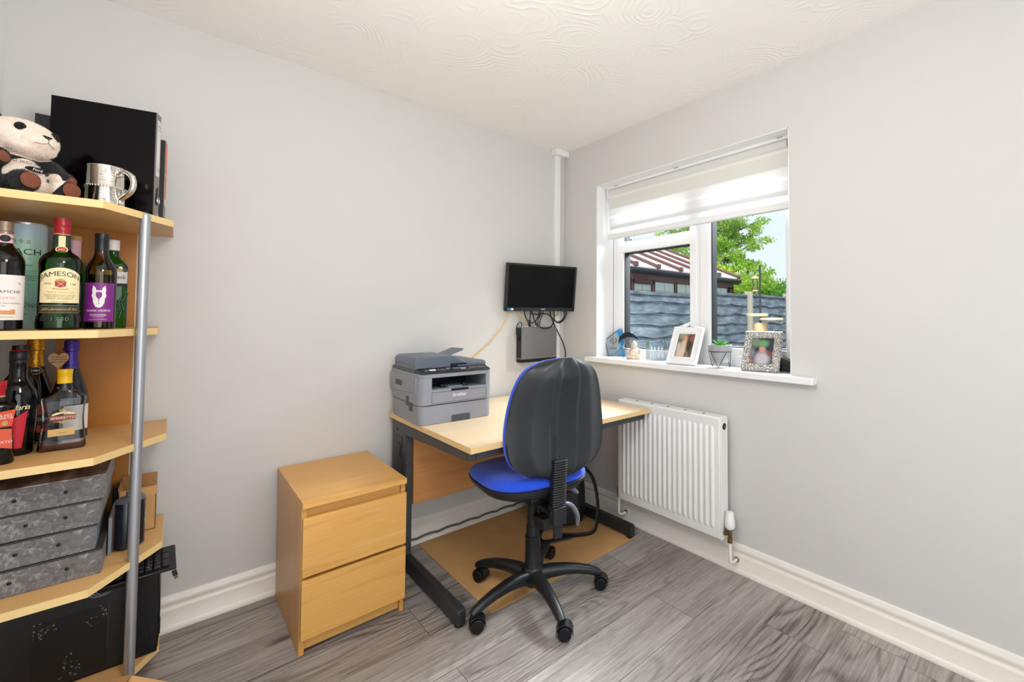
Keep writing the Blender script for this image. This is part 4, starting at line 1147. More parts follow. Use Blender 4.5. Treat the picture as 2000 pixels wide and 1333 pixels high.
def ring_quads(cx, cy, r0, r1, n=24):
    out = []
    for i in range(n):
        a, b_ = 2 * PI * i / n, 2 * PI * (i + 1) / n
        out.append([(cx + r0 * math.cos(a), cy + r0 * math.sin(a)), (cx + r1 * math.cos(a), cy + r1 * math.sin(a)), (cx + r1 * math.cos(b_), cy + r1 * math.sin(b_)), (cx + r0 * math.cos(b_), cy + r0 * math.sin(b_))])
    return out
def lines_on(parent, r, z, face, mat, rows, lift=0.0009):
    """rows of (width, height, dy, dx) thin printed rules"""
    shape_on(parent, 'fine_print', [[(dx - w_ / 2, dy - h_ / 2), (dx + w_ / 2, dy - h_ / 2), (dx + w_ / 2, dy + h_ / 2), (dx - w_ / 2, dy + h_ / 2)] for w_, h_, dy, dx in rows], r, z, face, mat, lift)

Z2, Z3 = 1.1832, 0.8252
# red wine with pale label, at the frame edge
x, y = -2.337, -0.442; F = facing(x, y, 0.10); r = 0.0372
t = thing('wine_bottle', 'dark red wine bottle with white label and bronze screw cap, leftmost on its shelf', 'bottle', (x, y, Z2))
MB().lathe([(0.0, 0.004), (0.030, 0.0), (r, 0.004), (r, 0.182), (0.0365, 0.192), (0.032, 0.206), (0.022, 0.222), (0.0155, 0.234), (0.0145, 0.25), (0.0145, 0.262)], 36).build('glass', 'glass_winedark', t)
MB().lathe([(0.0152, 0.262), (0.0152, 0.27), (0.0146, 0.271), (0.0152, 0.274), (0.0146, 0.277), (0.0152, 0.28), (0.0152, 0.296), (0.0, 0.296)], 28).build('cap', 'cap_bronze', t)
nl = MB().lathe([(0.0160, 0.238), (0.0155, 0.262)], 28, cap=False).build('neck_label', 'label_pink', t)
shape_on(nl, 'emblem', [disc(0, 0, 0.0095)], 0.0158, 0.250, F, 'print_black'); print_on(nl, '93', 0.008, 0.0158, 0.250, F, 'print_red', dx=0.014)
lb = label_arc(t, 'label', 'label_white', r, 0.028, 0.150, F, 1.35)
print_on(lb, 'TRAPICHE', 0.0104, r, 0.104, F, 'print_black', 0.0, space=1.15, dx=0.003)
print_on(lb, 'RESERVE', 0.008, r, 0.087, F, 'print_orange', 0.0, space=1.3)
print_on(lb, 'CABERNET SAUVIGNON', 0.0055, r, 0.073, F, 'print_grey', 0.006)
print_on(lb, '2014', 0.004, r, 0.066, F, 'print_grey')
shape_on(lb, 'engraving', [[(-0.02, -0.007), (0.02, -0.007), (0.02, 0.006), (0.012, 0.007), (0.012, 0.004), (-0.012, 0.004), (-0.012, 0.007), (-0.02, 0.006)]], r, 0.050, F, 'print_orange')
lines_on(lb, r, 0.036, F, 'print_grey', [(0.036, 0.0012, 0, 0)])
shape_on(lb, 'bird_mark', [[(0.024, 0.003), (0.029, -0.001), (0.031, -0.004), (0.027, -0.002)]], r, 0.128, F, 'print_black')

# whisky tube
x, y = -2.331, -0.238; F = facing(x, y, 0.0); r = 0.0415
t = thing('whisky_tube', 'tall pale blue green cardboard whisky tube behind the red wine bottle', 'tube', (x, y, Z2))
MB().lathe([(0.0, 0.0), (r, 0.0), (r, 0.316), (0.0, 0.316)], 40).build('tube', 'tube_print', t)
MB().lathe([(r - 0.001, 0.3162), (r + 0.0006, 0.3162), (r + 0.0006, 0.3225), (r - 0.004, 0.323), (0.0, 0.3205)], 40).build('lid', 'steel', t)
print_on(t, 'BENRIACH', 0.026, r, 0.232, F, 'print_black', 0.012, dx=-0.030)
print_on(t, '1898', 0.018, r, 0.262, F, 'print_grey', -0.008, space=1.5, dx=-0.016)
print_on(t, 'TRIPLE DISTILLED', 0.010, r, 0.212, F, 'print_gold', 0.004, space=1.15, dx=-0.034)
print_on(t, 'SINGLE MALT WHISKY', 0.0085, r, 0.192, F, 'print_green', 0.012, dx=-0.028)
lines_on(t, r, 0.15, F, 'print_green', [(0.05, 0.0008, 0.026, 0), (0.05, 0.0012, 0.010, 0.004), (0.046, 0.0012, 0.004, 0.002), (0.044, 0.0012, -0.002, 0), (0.03, 0.0008, -0.016, -0.004), (0.05, 0.0006, -0.085, 0.0)])
print_on(t, 'Chief', 0.022, r, 0.072, F, 'print_green', -0.012, 0.5, 0.9, dx=0.006)
print_on(t, 'DISTILLER', 0.007, r, 0.044, F, 'print_green', 0.01, dx=-0.006)

# large green whiskey bottle
x, y = -2.240, -0.415; F = facing(x, y, 0.02); r = 0.0408
t = thing('whiskey_bottle', 'large green whiskey bottle with cream label and red cap', 'bottle', (x, y, Z2))
MB().lathe([(0.0, 0.006), (0.036, 0.0), (r + 0.002, 0.004), (r + 0.0025, 0.02), (r + 0.0015, 0.035), (r - 0.0005, 0.042), (r - 0.0005, 0.175), (r + 0.0006, 0.19), (r - 0.001, 0.203), (0.032, 0.217), (0.0205, 0.227), (0.0175, 0.235), (0.016, 0.27), (0.015, 0.288)], 40).build('glass', 'glass_green', t)
MB().lathe([(0.0, 0.005), (0.034, 0.003), (r - 0.002, 0.007), (r - 0.0015, 0.03), (r - 0.003, 0.04), (r - 0.003, 0.066), (0.0, 0.066)], 32).build('whiskey', 'whiskey', t)
MB().lathe([(0.0158, 0.276), (0.0165, 0.284), (0.0160, 0.285), (0.0160, 0.30), (0.0168, 0.302), (0.016, 0.304), (0.0168, 0.308), (0.016, 0.311), (0.0166, 0.315), (0.0166, 0.325), (0.0, 0.3255)], 32).build('cap', 'cap_red', t)
nk = MB().lathe([(0.0181, 0.236), (0.0165, 0.274)], 32, cap=False).build('neck_label', 'print_green', t)
MB().lathe([(0.0163, 0.2755), (0.0166, 0.279)], 32, cap=False).build('neck_band', 'print_gold', t)
shape_on(nk, 'neck_strip', [[(-0.0062, -0.02), (0.0062, -0.02), (0.0062, 0.02), (-0.0062, 0.02)]], 0.0172, 0.252, F, 'label_cream', 0.0015)
sl_ = shape_on(nk, 'seal', [disc(0, 0, 0.0105, 0.0095)], 0.018, 0.232, F, 'label_cream', 0.0035)
shape_on(sl_, 'seal_mark', [disc(0, 0, 0.0082, 0.0072)], 0.018, 0.232, F, 'print_red', 0.004)
print_on(sl_, 'JJ&S', 0.0065, 0.018, 0.232, F, 'label_cream', lift=0.0046)
fn = on_cyl(F, r, 0.0, 0.0004); mb = MB(); ra, rb_ = [], []
hw = 1.06
for i in range(25):
    u = -1 + 2 * i / 24; ra.append(fn(u * hw * r, 0.077)); rb_.append(fn(u * hw * r, 0.178 - 0.02 * u * u))
mb.loft([ra, rb_], cap=False, closed=False); lb = mb.build('label', 'label_cream', t)
ra, rb_ = [], []; mb = MB()
for i in range(25):
    u = -1 + 2 * i / 24; ra.append(fn(u * hw * r, 0.178 - 0.02 * u * u)); rb_.append(fn(u * hw * r, 0.1795 - 0.02 * u * u))
mb.loft([ra, rb_], cap=False, closed=False); mb.build('label_rim', 'print_green', lb)
print_on(lb, 'JAMESON', 0.0195, r, 0.160, F, 'print_green', 0.002, arc=7.5, space=0.97)
print_on(lb, 'ESTD', 0.0065, r, 0.131, F, 'print_green', 0.006, dx=-0.024); print_on(lb, '1780', 0.0065, r, 0.131, F, 'print_green', 0.006, dx=0.024)
shape_on(lb, 'crest', [[(-0.0095, -0.007), (-0.004, -0.0085), (0, -0.0105), (0.004, -0.0085), (0.0095, -0.007), (0.0105, 0.008), (-0.0105, 0.008)]], r, 0.131, F, 'print_red')
shape_on(lb, 'crest_cross', [[(-0.007, -0.006), (-0.0062, -0.0065), (0.007, 0.006), (0.0062, 0.0066)], [(0.007, -0.006), (0.0062, -0.0065), (-0.007, 0.006), (-0.0062, 0.0066)]], r, 0.131, F, 'label_cream', 0.0013)
shape_on(lb, 'crest_ship', [[(-0.008, 0.0085), (0.008, 0.0085), (0.0095, 0.012), (0.005, 0.0105), (0.002, 0.014), (0, 0.017), (-0.002, 0.014), (-0.005, 0.0105), (-0.0095, 0.012)], [(-0.017, -0.011), (-0.008, -0.0135), (0.008, -0.0135), (0.017, -0.011), (0.014, -0.0145), (0.008, -0.0165), (-0.008, -0.0165), (-0.014, -0.0145)]], r, 0.131, F, 'print_gold')
print_on(lb, 'TRIPLE DISTILLED', 0.0066, r, 0.107, F, 'print_orange', 0.012, space=1.05)
lines_on(lb, r, 0.102, F, 'print_gold', [(0.066, 0.0004, 0.0, 0)])
print_on(lb, 'SMOOTH IRISH WHISKEY MADE THE', 0.0036, r, 0.0985, F, 'print_green', 0.01); print_on(lb, 'JOHN JAMESON WAY SINCE 1780', 0.0036, r, 0.0945, F, 'print_green', 0.01)
print_on(lb, 'IRISH WHISKEY', 0.0068, r, 0.0885, F, 'print_red', 0.012, space=1.1)
print_on(lb, 'PRODUCT OF IRELAND', 0.003, r, 0.081, F, 'print_green', 0.006)
bd_ = label_arc(t, 'signature_band', 'print_green', r, 0.0495, 0.0690, F, 1.12)
lines_on(bd_, r, 0.0592, F, 'print_gold', [(0.088, 0.0008, 0.0105, 0), (0.088, 0.0008, -0.0105, 0)])
print_on(bd_, 'John Jameson & Son', 0.0105, r, 0.0590, F, 'print_orange', 0.0, 0.45, 0.85)
print_on(t, '1780', 0.016, r + 0.0018, 0.030, F, 'print_grey', -0.014, space=1.15)

# bottle with gold cap behind
x, y = -2.236, -0.205
t = thing('slim_bottle', 'pink-necked gold-capped bottle mostly hidden behind the large green whiskey bottle', 'bottle', (x, y, Z2))
MB().lathe([(0.0, 0.003), (0.033, 0.0), (0.036, 0.004), (0.036, 0.17), (0.028, 0.2), (0.0125, 0.225), (0.0115, 0.29)], 28).build('glass', 'glass_green', t)
MB().lathe([(0.0126, 0.225), (0.012, 0.291)], 24, cap=False).build('neck_wrap', 'label_pink', t)
MB().lathe([(0.0135, 0.286), (0.0135, 0.3), (0.011, 0.303), (0.0, 0.303)], 24).build('cap', 'print_gold', t)

# purple label wine
x, y = -2.167, -0.350; F = facing(x, y, -0.06); r = 0.0352
t = thing('wine_bottle', 'olive glass wine bottle with purple horse label and black cap', 'bottle', (x, y, Z2))
MB().lathe([(0.0, 0.005), (0.030, 0.0), (r, 0.004), (r, 0.176), (0.034, 0.188), (0.028, 0.204), (0.0185, 0.222), (0.0155, 0.236), (0.0145, 0.25)], 36).build('glass', 'glass_olive', t)
MB().lathe([(0.0, 0.006), (0.028, 0.004), (r - 0.0015, 0.007), (r - 0.0015, 0.168), (0.0, 0.168)], 32).build('wine', 'wine_red', t)
MB().lathe([(0.0156, 0.244), (0.0156, 0.276), (0.0160, 0.277), (0.0160, 0.279), (0.0154, 0.280), (0.0160, 0.283), (0.0160, 0.298), (0.0, 0.2985)], 28).build('cap', 'cap_black', t)
lb = label_arc(t, 'label', 'label_purple', r, 0.022, 0.142, F, 1.02)
HS = [(-0.0125, 0.034), (-0.0065, 0.026), (-0.006, 0.019), (0.006, 0.019), (0.0065, 0.026), (0.0125, 0.034), (0.0145, 0.020), (0.0135, 0.010), (0.0155, 0.002), (0.0125, -0.006), (0.0115, -0.019), (0.0075, -0.030), (0.003, -0.034), (-0.003, -0.034), (-0.0075, -0.030), (-0.0115, -0.019), (-0.0125, -0.006), (-0.0155, 0.002), (-0.0135, 0.010), (-0.0145, 0.020)]
shape_on(lb, 'horse_mark', [HS], r, 0.100, F, 'print_white')
shape_on(lb, 'glass_mark', [[(-0.005, 0.014), (0.005, 0.014), (0.0065, 0.006), (0.0055, -0.001), (0.002, -0.006), (0.0006, -0.010), (0.0005, -0.022), (0.003, -0.0235), (-0.003, -0.0235), (-0.0005, -0.022), (-0.0006, -0.010), (-0.002, -0.006), (-0.0055, -0.001), (-0.0065, 0.006)]], r, 0.100, F, 'label_purple', 0.0013)
print_on(lb, 'DARK HORSE', 0.0085, r, 0.056, F, 'print_white', 0.018, space=1.0)
print_on(lb, 'ZINFANDEL', 0.0068, r, 0.043, F, 'print_white', 0.012); print_on(lb, 'CALIFORNIA 2017', 0.0032, r, 0.037, F, 'print_white', 0.0)
print_on(lb, 'BOLD  RICH  FLAVOURFUL', 0.0032, r, 0.029, F, 'print_white', 0.01)

# square green gin bottle
x, y = -2.149, -0.255; F = facing(x, y)
t = thing('gin_bottle', 'square-shouldered green gin bottle beside the metal pole', 'bottle', (x, y, Z2), (0, 0, F + PI / 2))
def rstack(secs, n=5):
    return [[Vector((p[0], p[1], z)) for p in rrect(w_, d_, r_, n)] for w_, d_, r_, z in secs]
MB().loft(rstack([(0.066, 0.046, 0.012, 0.0), (0.072, 0.052, 0.014, 0.004), (0.072, 0.052, 0.014, 0.2), (0.066, 0.048, 0.016, 0.212), (0.036, 0.034, 0.0165, 0.232), (0.0275, 0.0275, 0.0137, 0.245), (0.0265, 0.0265, 0.0132, 0.255)])).build('glass', 'glass_green', t)
MB().lathe([(0.0145, 0.254), (0.0145, 0.292), (0.013, 0.2945), (0.0, 0.295)], 28).build('cap', 'cap_white', t)
MB().lathe([(0.0148, 0.252), (0.0148, 0.258)], 28, cap=False).lathe([(0.0147, 0.29), (0.0135, 0.2948), (0.0, 0.2955)], 28, cap=False).build('cap_band', 'label_green' if 'label_green' in MATS else 'print_green', t)
lb = MB().box(-0.034, 0.034, -0.0266, -0.0262, 0.148, 0.19).build('label', 'label_white', t, smooth=False)
MB().geo(text_geo("Gordon's", 0.017, 0.004, 0.35, 0.85), on_plane((0.0, -0.0272, 0.168), (1, 0, 0), (0, 0, 1))).build('lettering', 'print_black', lb, smooth=False, recalc=False)
MB().box(-0.034, 0.034, -0.0268, -0.0262, 0.138, 0.148).build('label_band', 'print_black', t, smooth=False)
for dx, mt in ((0.016, 'print_gold'), (0.028, 'cap_black')):
    MB().cyl((dx, -0.0264, 0.192), (dx, -0.0275, 0.192), 0.0065, n=16).build('medal', mt, t)
lf = MB()
for i, (dx, dz, an) in enumerate(((0.018, 0.09, 20), (0.026, 0.07, -15), (0.008, 0.06, 35), (0.02, 0.045, 10), (0.028, 0.1, 30))):
    M_ = Matrix.Translation((dx, -0.0262, dz)) @ Matrix.Rotation(R(an), 4, 'Y')
    lf.sphere((0, 0, 0), (0.003, 0.0016, 0.02), 8, 6, M_.to_3x3())
    for v in lf.bm.verts[-56 * 0 or len(lf.bm.verts):]: pass
    for v in list(lf.bm.verts)[-(8 * 7):]: v.co += M_.translation
lf.build('embossed_leaf', 'glass_green', t)

# ------------------------------------------------------------------ third shelf bottles
# myrtle liqueur at the frame edge
x, y = -2.334, -0.452; F = facing(x, y, 0.12)
t = thing('liqueur_bottle', 'small black waisted liqueur bottle with red cap and orange label, shelf front', 'bottle', (x, y, Z3), (0, 0, F + PI / 2))
MB().loft(rstack([(0.058, 0.05, 0.02, 0.0), (0.062, 0.052, 0.02, 0.004), (0.055, 0.046, 0.018, 0.07), (0.05, 0.042, 0.016, 0.1), (0.058, 0.046, 0.018, 0.14), (0.062, 0.05, 0.02, 0.152), (0.054, 0.044, 0.02, 0.160), (0.026, 0.026, 0.0129, 0.168), (0.0235, 0.0235, 0.0116, 0.178)])).build('glass', 'glass_black', t)
MB().lathe([(0.0124, 0.1785), (0.0125, 0.196), (0.0145, 0.199), (0.0152, 0.222), (0.0, 0.2225)], 24).build('cap', 'cap_red', t)
MB().lathe([(0.0127, 0.179), (0.0127, 0.183)], 24, cap=False).build('cap_band', 'print_gold', t)
lb = MB()
lb.poly([(-0.004, -0.0236, 0.10), (0.022, -0.0236, 0.10), (0.0275, -0.0252, 0.145), (-0.006, -0.0252, 0.140)])
lb.poly([(-0.004, -0.0236, 0.097), (0.022, -0.0236, 0.093), (0.024, -0.0258, 0.040), (-0.008, -0.0258, 0.050)])
lb = lb.build('label', 'label_orange', t, smooth=False)
for s_, z, sz, mt in (('SILVIO', 0.131, 0.0085, 'print_white'), ('CARTA', 0.124, 0.0085, 'print_white'), ('MIRTO', 0.060, 0.0095, 'print_white')):
    MB().geo(text_geo(s_, sz, 0.012), on_plane((0.0095, -0.0268, z), (1, 0, 0), (0, 0, 1))).build('lettering', mt, lb, smooth=False, recalc=False)
MB().poly([(0.004 + 0.005 * math.cos(a) + 0.006, -0.0262, 0.110 + 0.007 * math.sin(a)) for a in [2 * PI * i / 16 for i in range(16)]]).build('crest', 'print_gold', lb, smooth=False)

# coffee liqueur
x, y = -2.317, -0.348; F = facing(x, y, 0.06); r = 0.0372
t = thing('liqueur_bottle', 'black coffee liqueur bottle with red cap top and red panel', 'bottle', (x, y, Z3))
MB().lathe([(0.0, 0.004), (0.03, 0.0), (0.033, 0.004), (r, 0.11), (r, 0.165), (0.034, 0.182), (0.024, 0.204), (0.0175, 0.22), (0.0165, 0.262), (0.0175, 0.264)], 36).build('glass', 'glass_black', t)
MB().lathe([(0.0182, 0.262), (0.0182, 0.270), (0.0172, 0.272), (0.0182, 0.274), (0.0182, 0.294), (0.017, 0.296), (0.0, 0.296)], 28).build('cap', 'cap_black', t)
MB().lathe([(0.0170, 0.2965), (0.016, 0.2985), (0.0, 0.2985)], 28).build('cap_disc', 'cap_red', t)
def tia_map(u, v):
    rr0 = 0.033 + 0.0042 * (v - 0.004) / 0.106 + 0.0012; a = F + u / 0.036
    return Vector((rr0 * math.cos(a), rr0 * math.sin(a), v))
pa = MB(); tp_ = [(-0.010, 0.105), (0.016, 0.128), (0.013, 0.075), (0.009, 0.022), (-0.010, 0.022)]
pa.geo(slice_geo((tp_, [(0, 1, 2, 3, 4)]), 0.003), tia_map); pa.build('label', 'label_red', t, smooth=False, recalc=False)
print_on(t, 'Tia Maria', 0.021, 0.0372, 0.137, F, 'label_cream', 0.002, 0.3, 0.85, dx=-0.012)

# plain dark bottle behind
x, y = -2.330, -0.245
t = thing('wine_bottle', 'plain dark bottle with black screw cap behind the coffee liqueur', 'bottle', (x, y, Z3))
MB().lathe([(0.0, 0.004), (0.031, 0.0), (0.036, 0.004), (0.036, 0.18), (0.03, 0.205), (0.019, 0.225), (0.0152, 0.24), (0.0145, 0.27)], 32).build('glass', 'glass_black', t)
MB().lathe([(0.0156, 0.262), (0.0156, 0.292), (0.0172, 0.293), (0.0172, 0.308), (0.0, 0.3085)], 28).build('cap', 'cap_black', t)

# gold foil sparkling wine
x, y = -2.314, -0.158; F = facing(x, y, 0.05); r = 0.042
t = thing('sparkling_bottle', 'dark sparkling wine bottle with gold foil neck', 'bottle', (x, y, Z3))
MB().lathe([(0.0, 0.006), (0.036, 0.0), (r, 0.004), (r, 0.125), (0.0395, 0.15), (0.031, 0.185), (0.0225, 0.215), (0.018, 0.235)], 36).build('glass', 'glass_winedark', t)
MB().lathe([(0.0205, 0.228), (0.0172, 0.25), (0.0155, 0.275), (0.0155, 0.286), (0.0188, 0.289), (0.0192, 0.297), (0.0175, 0.303), (0.0182, 0.314), (0.016, 0.3245), (0.0, 0.3265)], 32).build('foil', 'foil_gold', t)
nl = MB().lathe([(0.0215, 0.226), (0.0195, 0.236)], 32, cap=False).build('neck_label', 'print_black', t)
bg_ = shape_on(nl, 'badge', [disc(0, 0, 0.0125)], 0.0205, 0.224, F, 'print_gold', 0.003)
shape_on(bg_, 'badge_centre', [disc(0, 0, 0.0108)], 0.0205, 0.224, F, 'print_black', 0.0034); print_on(bg_, 'M&S', 0.0085, 0.0205, 0.224, F, 'print_white', 0.0, lift=0.004)
lb = label_arc(t, 'label', 'print_red', r, 0.03, 0.118, F, 1.0)
shape_on(lb, 'label_panel', [[(-0.03, -0.022), (0.03, -0.022), (0.03, 0.012), (-0.03, 0.012)]], r, 0.075, F, 'print_black'); print_on(lb, 'PROSECCO', 0.011, r, 0.070, F, 'print_white', lift=0.0014)

# amaretto flask
x, y = -2.230, -0.356; F = facing(x, y, -0.05)
t = thing('amaretto_bottle', 'clear waisted amaretto flask with yellow cap, nearly empty', 'bottle', (x, y, Z3), (0, 0, F + PI / 2))
def flask(k, z0=0.0, top=True):
    S_ = [(0.088, 0.042, 0.01, 0.001), (0.094, 0.046, 0.012, 0.006), (0.091, 0.044, 0.012, 0.022), (0.084, 0.040, 0.012, 0.06), (0.081, 0.038, 0.012, 0.09), (0.083, 0.040, 0.012, 0.12), (0.091, 0.044, 0.013, 0.147), (0.088, 0.042, 0.014, 0.154), (0.062, 0.034, 0.015, 0.166), (0.036, 0.028, 0.0139, 0.176), (0.0285, 0.0265, 0.0132, 0.19), (0.0265, 0.0265, 0.0132, 0.204)]
    return [(a - k, b_ - k, min(c, (b_ - k) / 2 - 0.0005), z) for a, b_, c, z in S_]
MB().loft(rstack(flask(0), 6)).build('glass', 'glass_clear', t)
MB().loft(rstack([(0.086, 0.038, 0.01, 0.005), (0.089, 0.041, 0.011, 0.01), (0.087, 0.0395, 0.011, 0.021)], 6)).build('amaretto', 'amber_liquid', t)
MB().lathe([(0.0152, 0.196), (0.0152, 0.2), (0.0148, 0.201), (0.0148, 0.222), (0.0155, 0.223), (0.0155, 0.236), (0.0142, 0.238), (0.0, 0.238)], 32).build('cap', 'cap_yellow', t)
Y = -0.0222
pbr('label_brown', (150, 74, 44), 0.5, var=0.03)
lb = MB().poly([(-0.024, Y, 0.088), (0.025, Y, 0.088), (0.025, Y, 0.103), (-0.024, Y, 0.103)]).build('label', 'label_brown', t, smooth=False)
MB().geo(text_geo('AMARETTO', 0.0092, 0.014, 0, 0.98), on_plane((0.0005, Y - 0.0008, 0.0955), (1, 0, 0), (0, 0, 1))).build('lettering', 'print_white', lb, smooth=False, recalc=False)
MB().poly([(-0.022, Y, 0.107), (-0.012, Y, 0.112), (0.0, Y, 0.114), (0.012, Y, 0.112), (0.024, Y, 0.107), (0.021, Y, 0.1035), (0.0, Y, 0.108), (-0.02, Y, 0.1035)]).build('ribbon', 'label_cream', lb, smooth=False)
MB().geo(text_geo('VENETO', 0.005, 0.0), on_plane((0.0, Y - 0.0008, 0.1108), (1, 0, 0), (0, 0, 1))).build('lettering', 'print_gold', lb, smooth=False, recalc=False)
MB().poly([(-0.006, Y, 0.115), (0.006, Y, 0.115), (0.0075, Y, 0.121), (0.0035, Y, 0.119), (0.0, Y, 0.124), (-0.0035, Y, 0.119), (-0.0075, Y, 0.121)]).poly([(-0.02, Y, 0.085), (-0.008, Y, 0.0835), (0.0, Y, 0.078), (0.008, Y, 0.0835), (0.02, Y, 0.085), (0.008, Y, 0.086), (-0.008, Y, 0.086)]).build('scroll', 'print_gold', lb, smooth=False)
lb2 = MB().poly([(-0.027, Y, 0.043), (0.024, Y, 0.043), (0.024, Y, 0.064), (-0.027, Y, 0.064)]).build('lower_label', 'label_tan', t, smooth=False)
MB().geo(text_geo('Veneto', 0.006, -0.01, 0.5), on_plane((0, Y - 0.0006, 0.052), (1, 0, 0), (0, 0, 1))).build('lettering', 'print_black', lb2, smooth=False, recalc=False)

# purple foil sparkling wine with a kraft tag
x, y = -2.236, -0.196; F = facing(x, y, 0.02); r = 0.041
t = thing('sparkling_bottle', 'dark sparkling wine bottle with purple foil neck', 'bottle', (x, y, Z3))
MB().lathe([(0.0, 0.006), (0.036, 0.0), (r, 0.004), (r, 0.125), (0.0385, 0.15), (0.030, 0.185), (0.0215, 0.215), (0.018, 0.23)], 36).build('glass', 'glass_black', t)
MB().lathe([(0.0188, 0.226), (0.0158, 0.25), (0.0148, 0.27), (0.0148, 0.282), (0.0178, 0.285), (0.0180, 0.293), (0.0168, 0.298), (0.0172, 0.312), (0.015, 0.319), (0.0, 0.321)], 32).build('foil', 'foil_purple', t)
bg_ = shape_on(t, 'badge', ring_quads(0, 0, 0.0095, 0.0112) + ring_quads(0, 0, 0.0, 0.0055), 0.0185, 0.222, F, 'lever_grey', 0.0028)
label_arc(t, 'label', 'label_white', r, 0.03, 0.11, F + 0.5, 0.8)
t = thing('gift_tag', 'heart shaped kraft gift tag hanging on the purple foiled bottle', 'gift tag', (-2.260, -0.218, 1.082), (R(4), 0, F + PI / 2 + 0.15))
hp = []
for i in range(40):
    a = 2 * PI * i / 40
    hp.append((0.0215 * math.sin(a) ** 3, 0.0285 * (13 * math.cos(a) - 5 * math.cos(2 * a) - 2 * math.cos(3 * a) - math.cos(4 * a)) / 15))
MB().prism(hp, 'y', -0.001, 0.0).build('card', 'kraft', t, smooth=False)
for i, s_ in enumerate(('To be alone', 'around a twin', 'that is always')):
    MB().geo(text_geo(s_, 0.0072, 0.01, 0.3, 0.9), on_plane((0, -0.0016, 0.010 - i * 0.008), (1, 0, 0), (0, 0, 1))).build('lettering', 'print_black', t, smooth=False, recalc=False)
MB().tube([(0.006, 0.0005, 0.012), (0.02, 0.003, 0.03), (0.033, 0.005, 0.033)], 0.0008, n=6).build('string', 'print_black', t)

# ------------------------------------------------------------------ box files on the fourth shelf
m, nt, out = newmat('box_file')
b = nt.n('BsdfPrincipled', Roughness=0.5)
v1 = nt.n('TexNoise', Scale=48.0, Detail=5.0, Roughness=0.72, Distortion=1.2, Vector=nt.obj())
v2 = nt.n('TexNoise', Scale=11.0, Detail=2.0, Vector=nt.obj())
f = nt.math('ADD', nt.math('MULTIPLY', v1.outputs[0], 0.75), nt.math('MULTIPLY', v2.outputs[0], 0.25))
nt.put(b, 'Base Color', nt.ramp(f, [(0.36, (84, 82, 82)), (0.52, (112, 110, 110)), (0.60, (150, 150, 152)), (0.68, (206, 206, 208))]))
nt.put(out, 0, b)
pbr('file_grey', (130, 134, 140), 0.45, var=0.06, vs=20)
pbr('file_dark', (58, 56, 56), 0.5, var=0.1, vs=30)
m, nt, out = newmat('streaky_lid')  # streaks of darker and paler brown grey across the lid
b = nt.n('BsdfPrincipled', Roughness=0.35)
v1 = nt.n('TexNoise', Scale=5.0, Detail=4.0, Distortion=1.0, Vector=nt.obj(scale=(6, 1, 1), rot=(0, 0, 0.7)))
nt.put(b, 'Base Color', nt.ramp(v1.outputs[0], [(0.3, (92, 80, 76)), (0.5, (140, 126, 122)), (0.7, (190, 178, 174))]))
nt.put(out, 0, b)
def box_file(loc, rz, label, rivets, w_=0.262, d_=0.34, h_=0.0725, lid='box_file'):
    t = thing('box_file', label, 'box file', loc, (0, 0, R(rz)), 'grey marbled box files stacked on a shelf')
    MB().box(-w_, 0, 0.0, d_, 0.0, h_ - 0.006).build('tray', 'box_file', t, bevel=0.0015)
    MB().box(0.0, 0.001, 0.008, d_ - 0.004, 0.004, h_ - 0.008).build('side_lining', 'file_grey', t, smooth=False)
    MB().box(-w_ - 0.001, 0.0015, -0.001, d_, h_ - 0.0058, h_ - 0.0012).build('lid', 'file_dark' if lid == 'box_file' else lid, t, bevel=0.001)
    for xx in rivets:
        q = MB().lathe([(0.0042, 0.0), (0.0042, 0.0012), (0.0022, 0.0028), (0.0, 0.003)], 16).build('rivet', 'black_satin', t, loc=(xx, -0.0002, h_ * 0.5), rot=(R(90), 0, 0))
BX = 0.4632
box_file((-2.136, -0.452, BX), 0, 'lowest grey marbled box file of the stack, reaching furthest forward', (-0.20 + 0.035, -0.065))
box_file((-2.149, -0.448, BX + 0.0728), 1.0, 'second grey marbled box file from the bottom of the stack', (-0.145, -0.07))
box_file((-2.143, -0.449, BX + 0.1456), 0.0, 'third grey marbled box file, directly below the streaky topmost one', (-0.135, -0.065))
box_file((-2.134, -0.450, BX + 0.2184), 0.5, 'topmost grey marbled box file with a streaky lid', (-0.165, -0.075), lid='streaky_lid')
tag(MB().box(-2.132, -2.124, -0.33, -0.12, 0.4633, 0.58).build('document_wallet', 'file_grey', bevel=0.001), 'thin grey file standing upright against right side of the stack', 'file')
tag(MB().box(-2.138, -2.122, -0.115, -0.055, 0.4633, 0.615).build('hard_drive', 'black_satin', bevel=0.003), 'black slim box standing behind the stack of box files', 'box')
# small open cardboard box
pbr('cardboard', (200, 154, 98), 0.85, var=0.06, vs=30)
pbr('cardboard_in', (176, 128, 78), 0.85, var=0.06, vs=30)
t = thing('cardboard_box', 'small open brown cardboard box behind the black bottle', 'box', (-2.073, -0.115, 0.4633))
bx = MB(); a, b_, h_, k = 0.045, 0.058, 0.122, 0.0025
bx.box(-a, a, -b_, -b_ + k, 0, h_).box(-a, a, b_ - k, b_, 0, h_).box(-a, -a + k, -b_, b_, 0, h_).box(a - k, a, -b_, b_, 0, h_).box(-a, a, -b_, b_, 0, k)
bx.build('body', 'cardboard', t, bevel=0.0006)
MB().box(-a, a, 0, k * 0.8, 0, 0.05, Matrix.Translation((0, b_ - k, h_)) @ Matrix.Rotation(R(-3), 4, 'X')).build('flap', 'cardboard_in', t, smooth=False)
MB().box(-a, a, 0, k * 0.8, 0, 0.035, Matrix.Translation((0, -b_, h_)) @ Matrix.Rotation(R(-48), 4, 'X')).build('flap', 'cardboard', t, smooth=False)
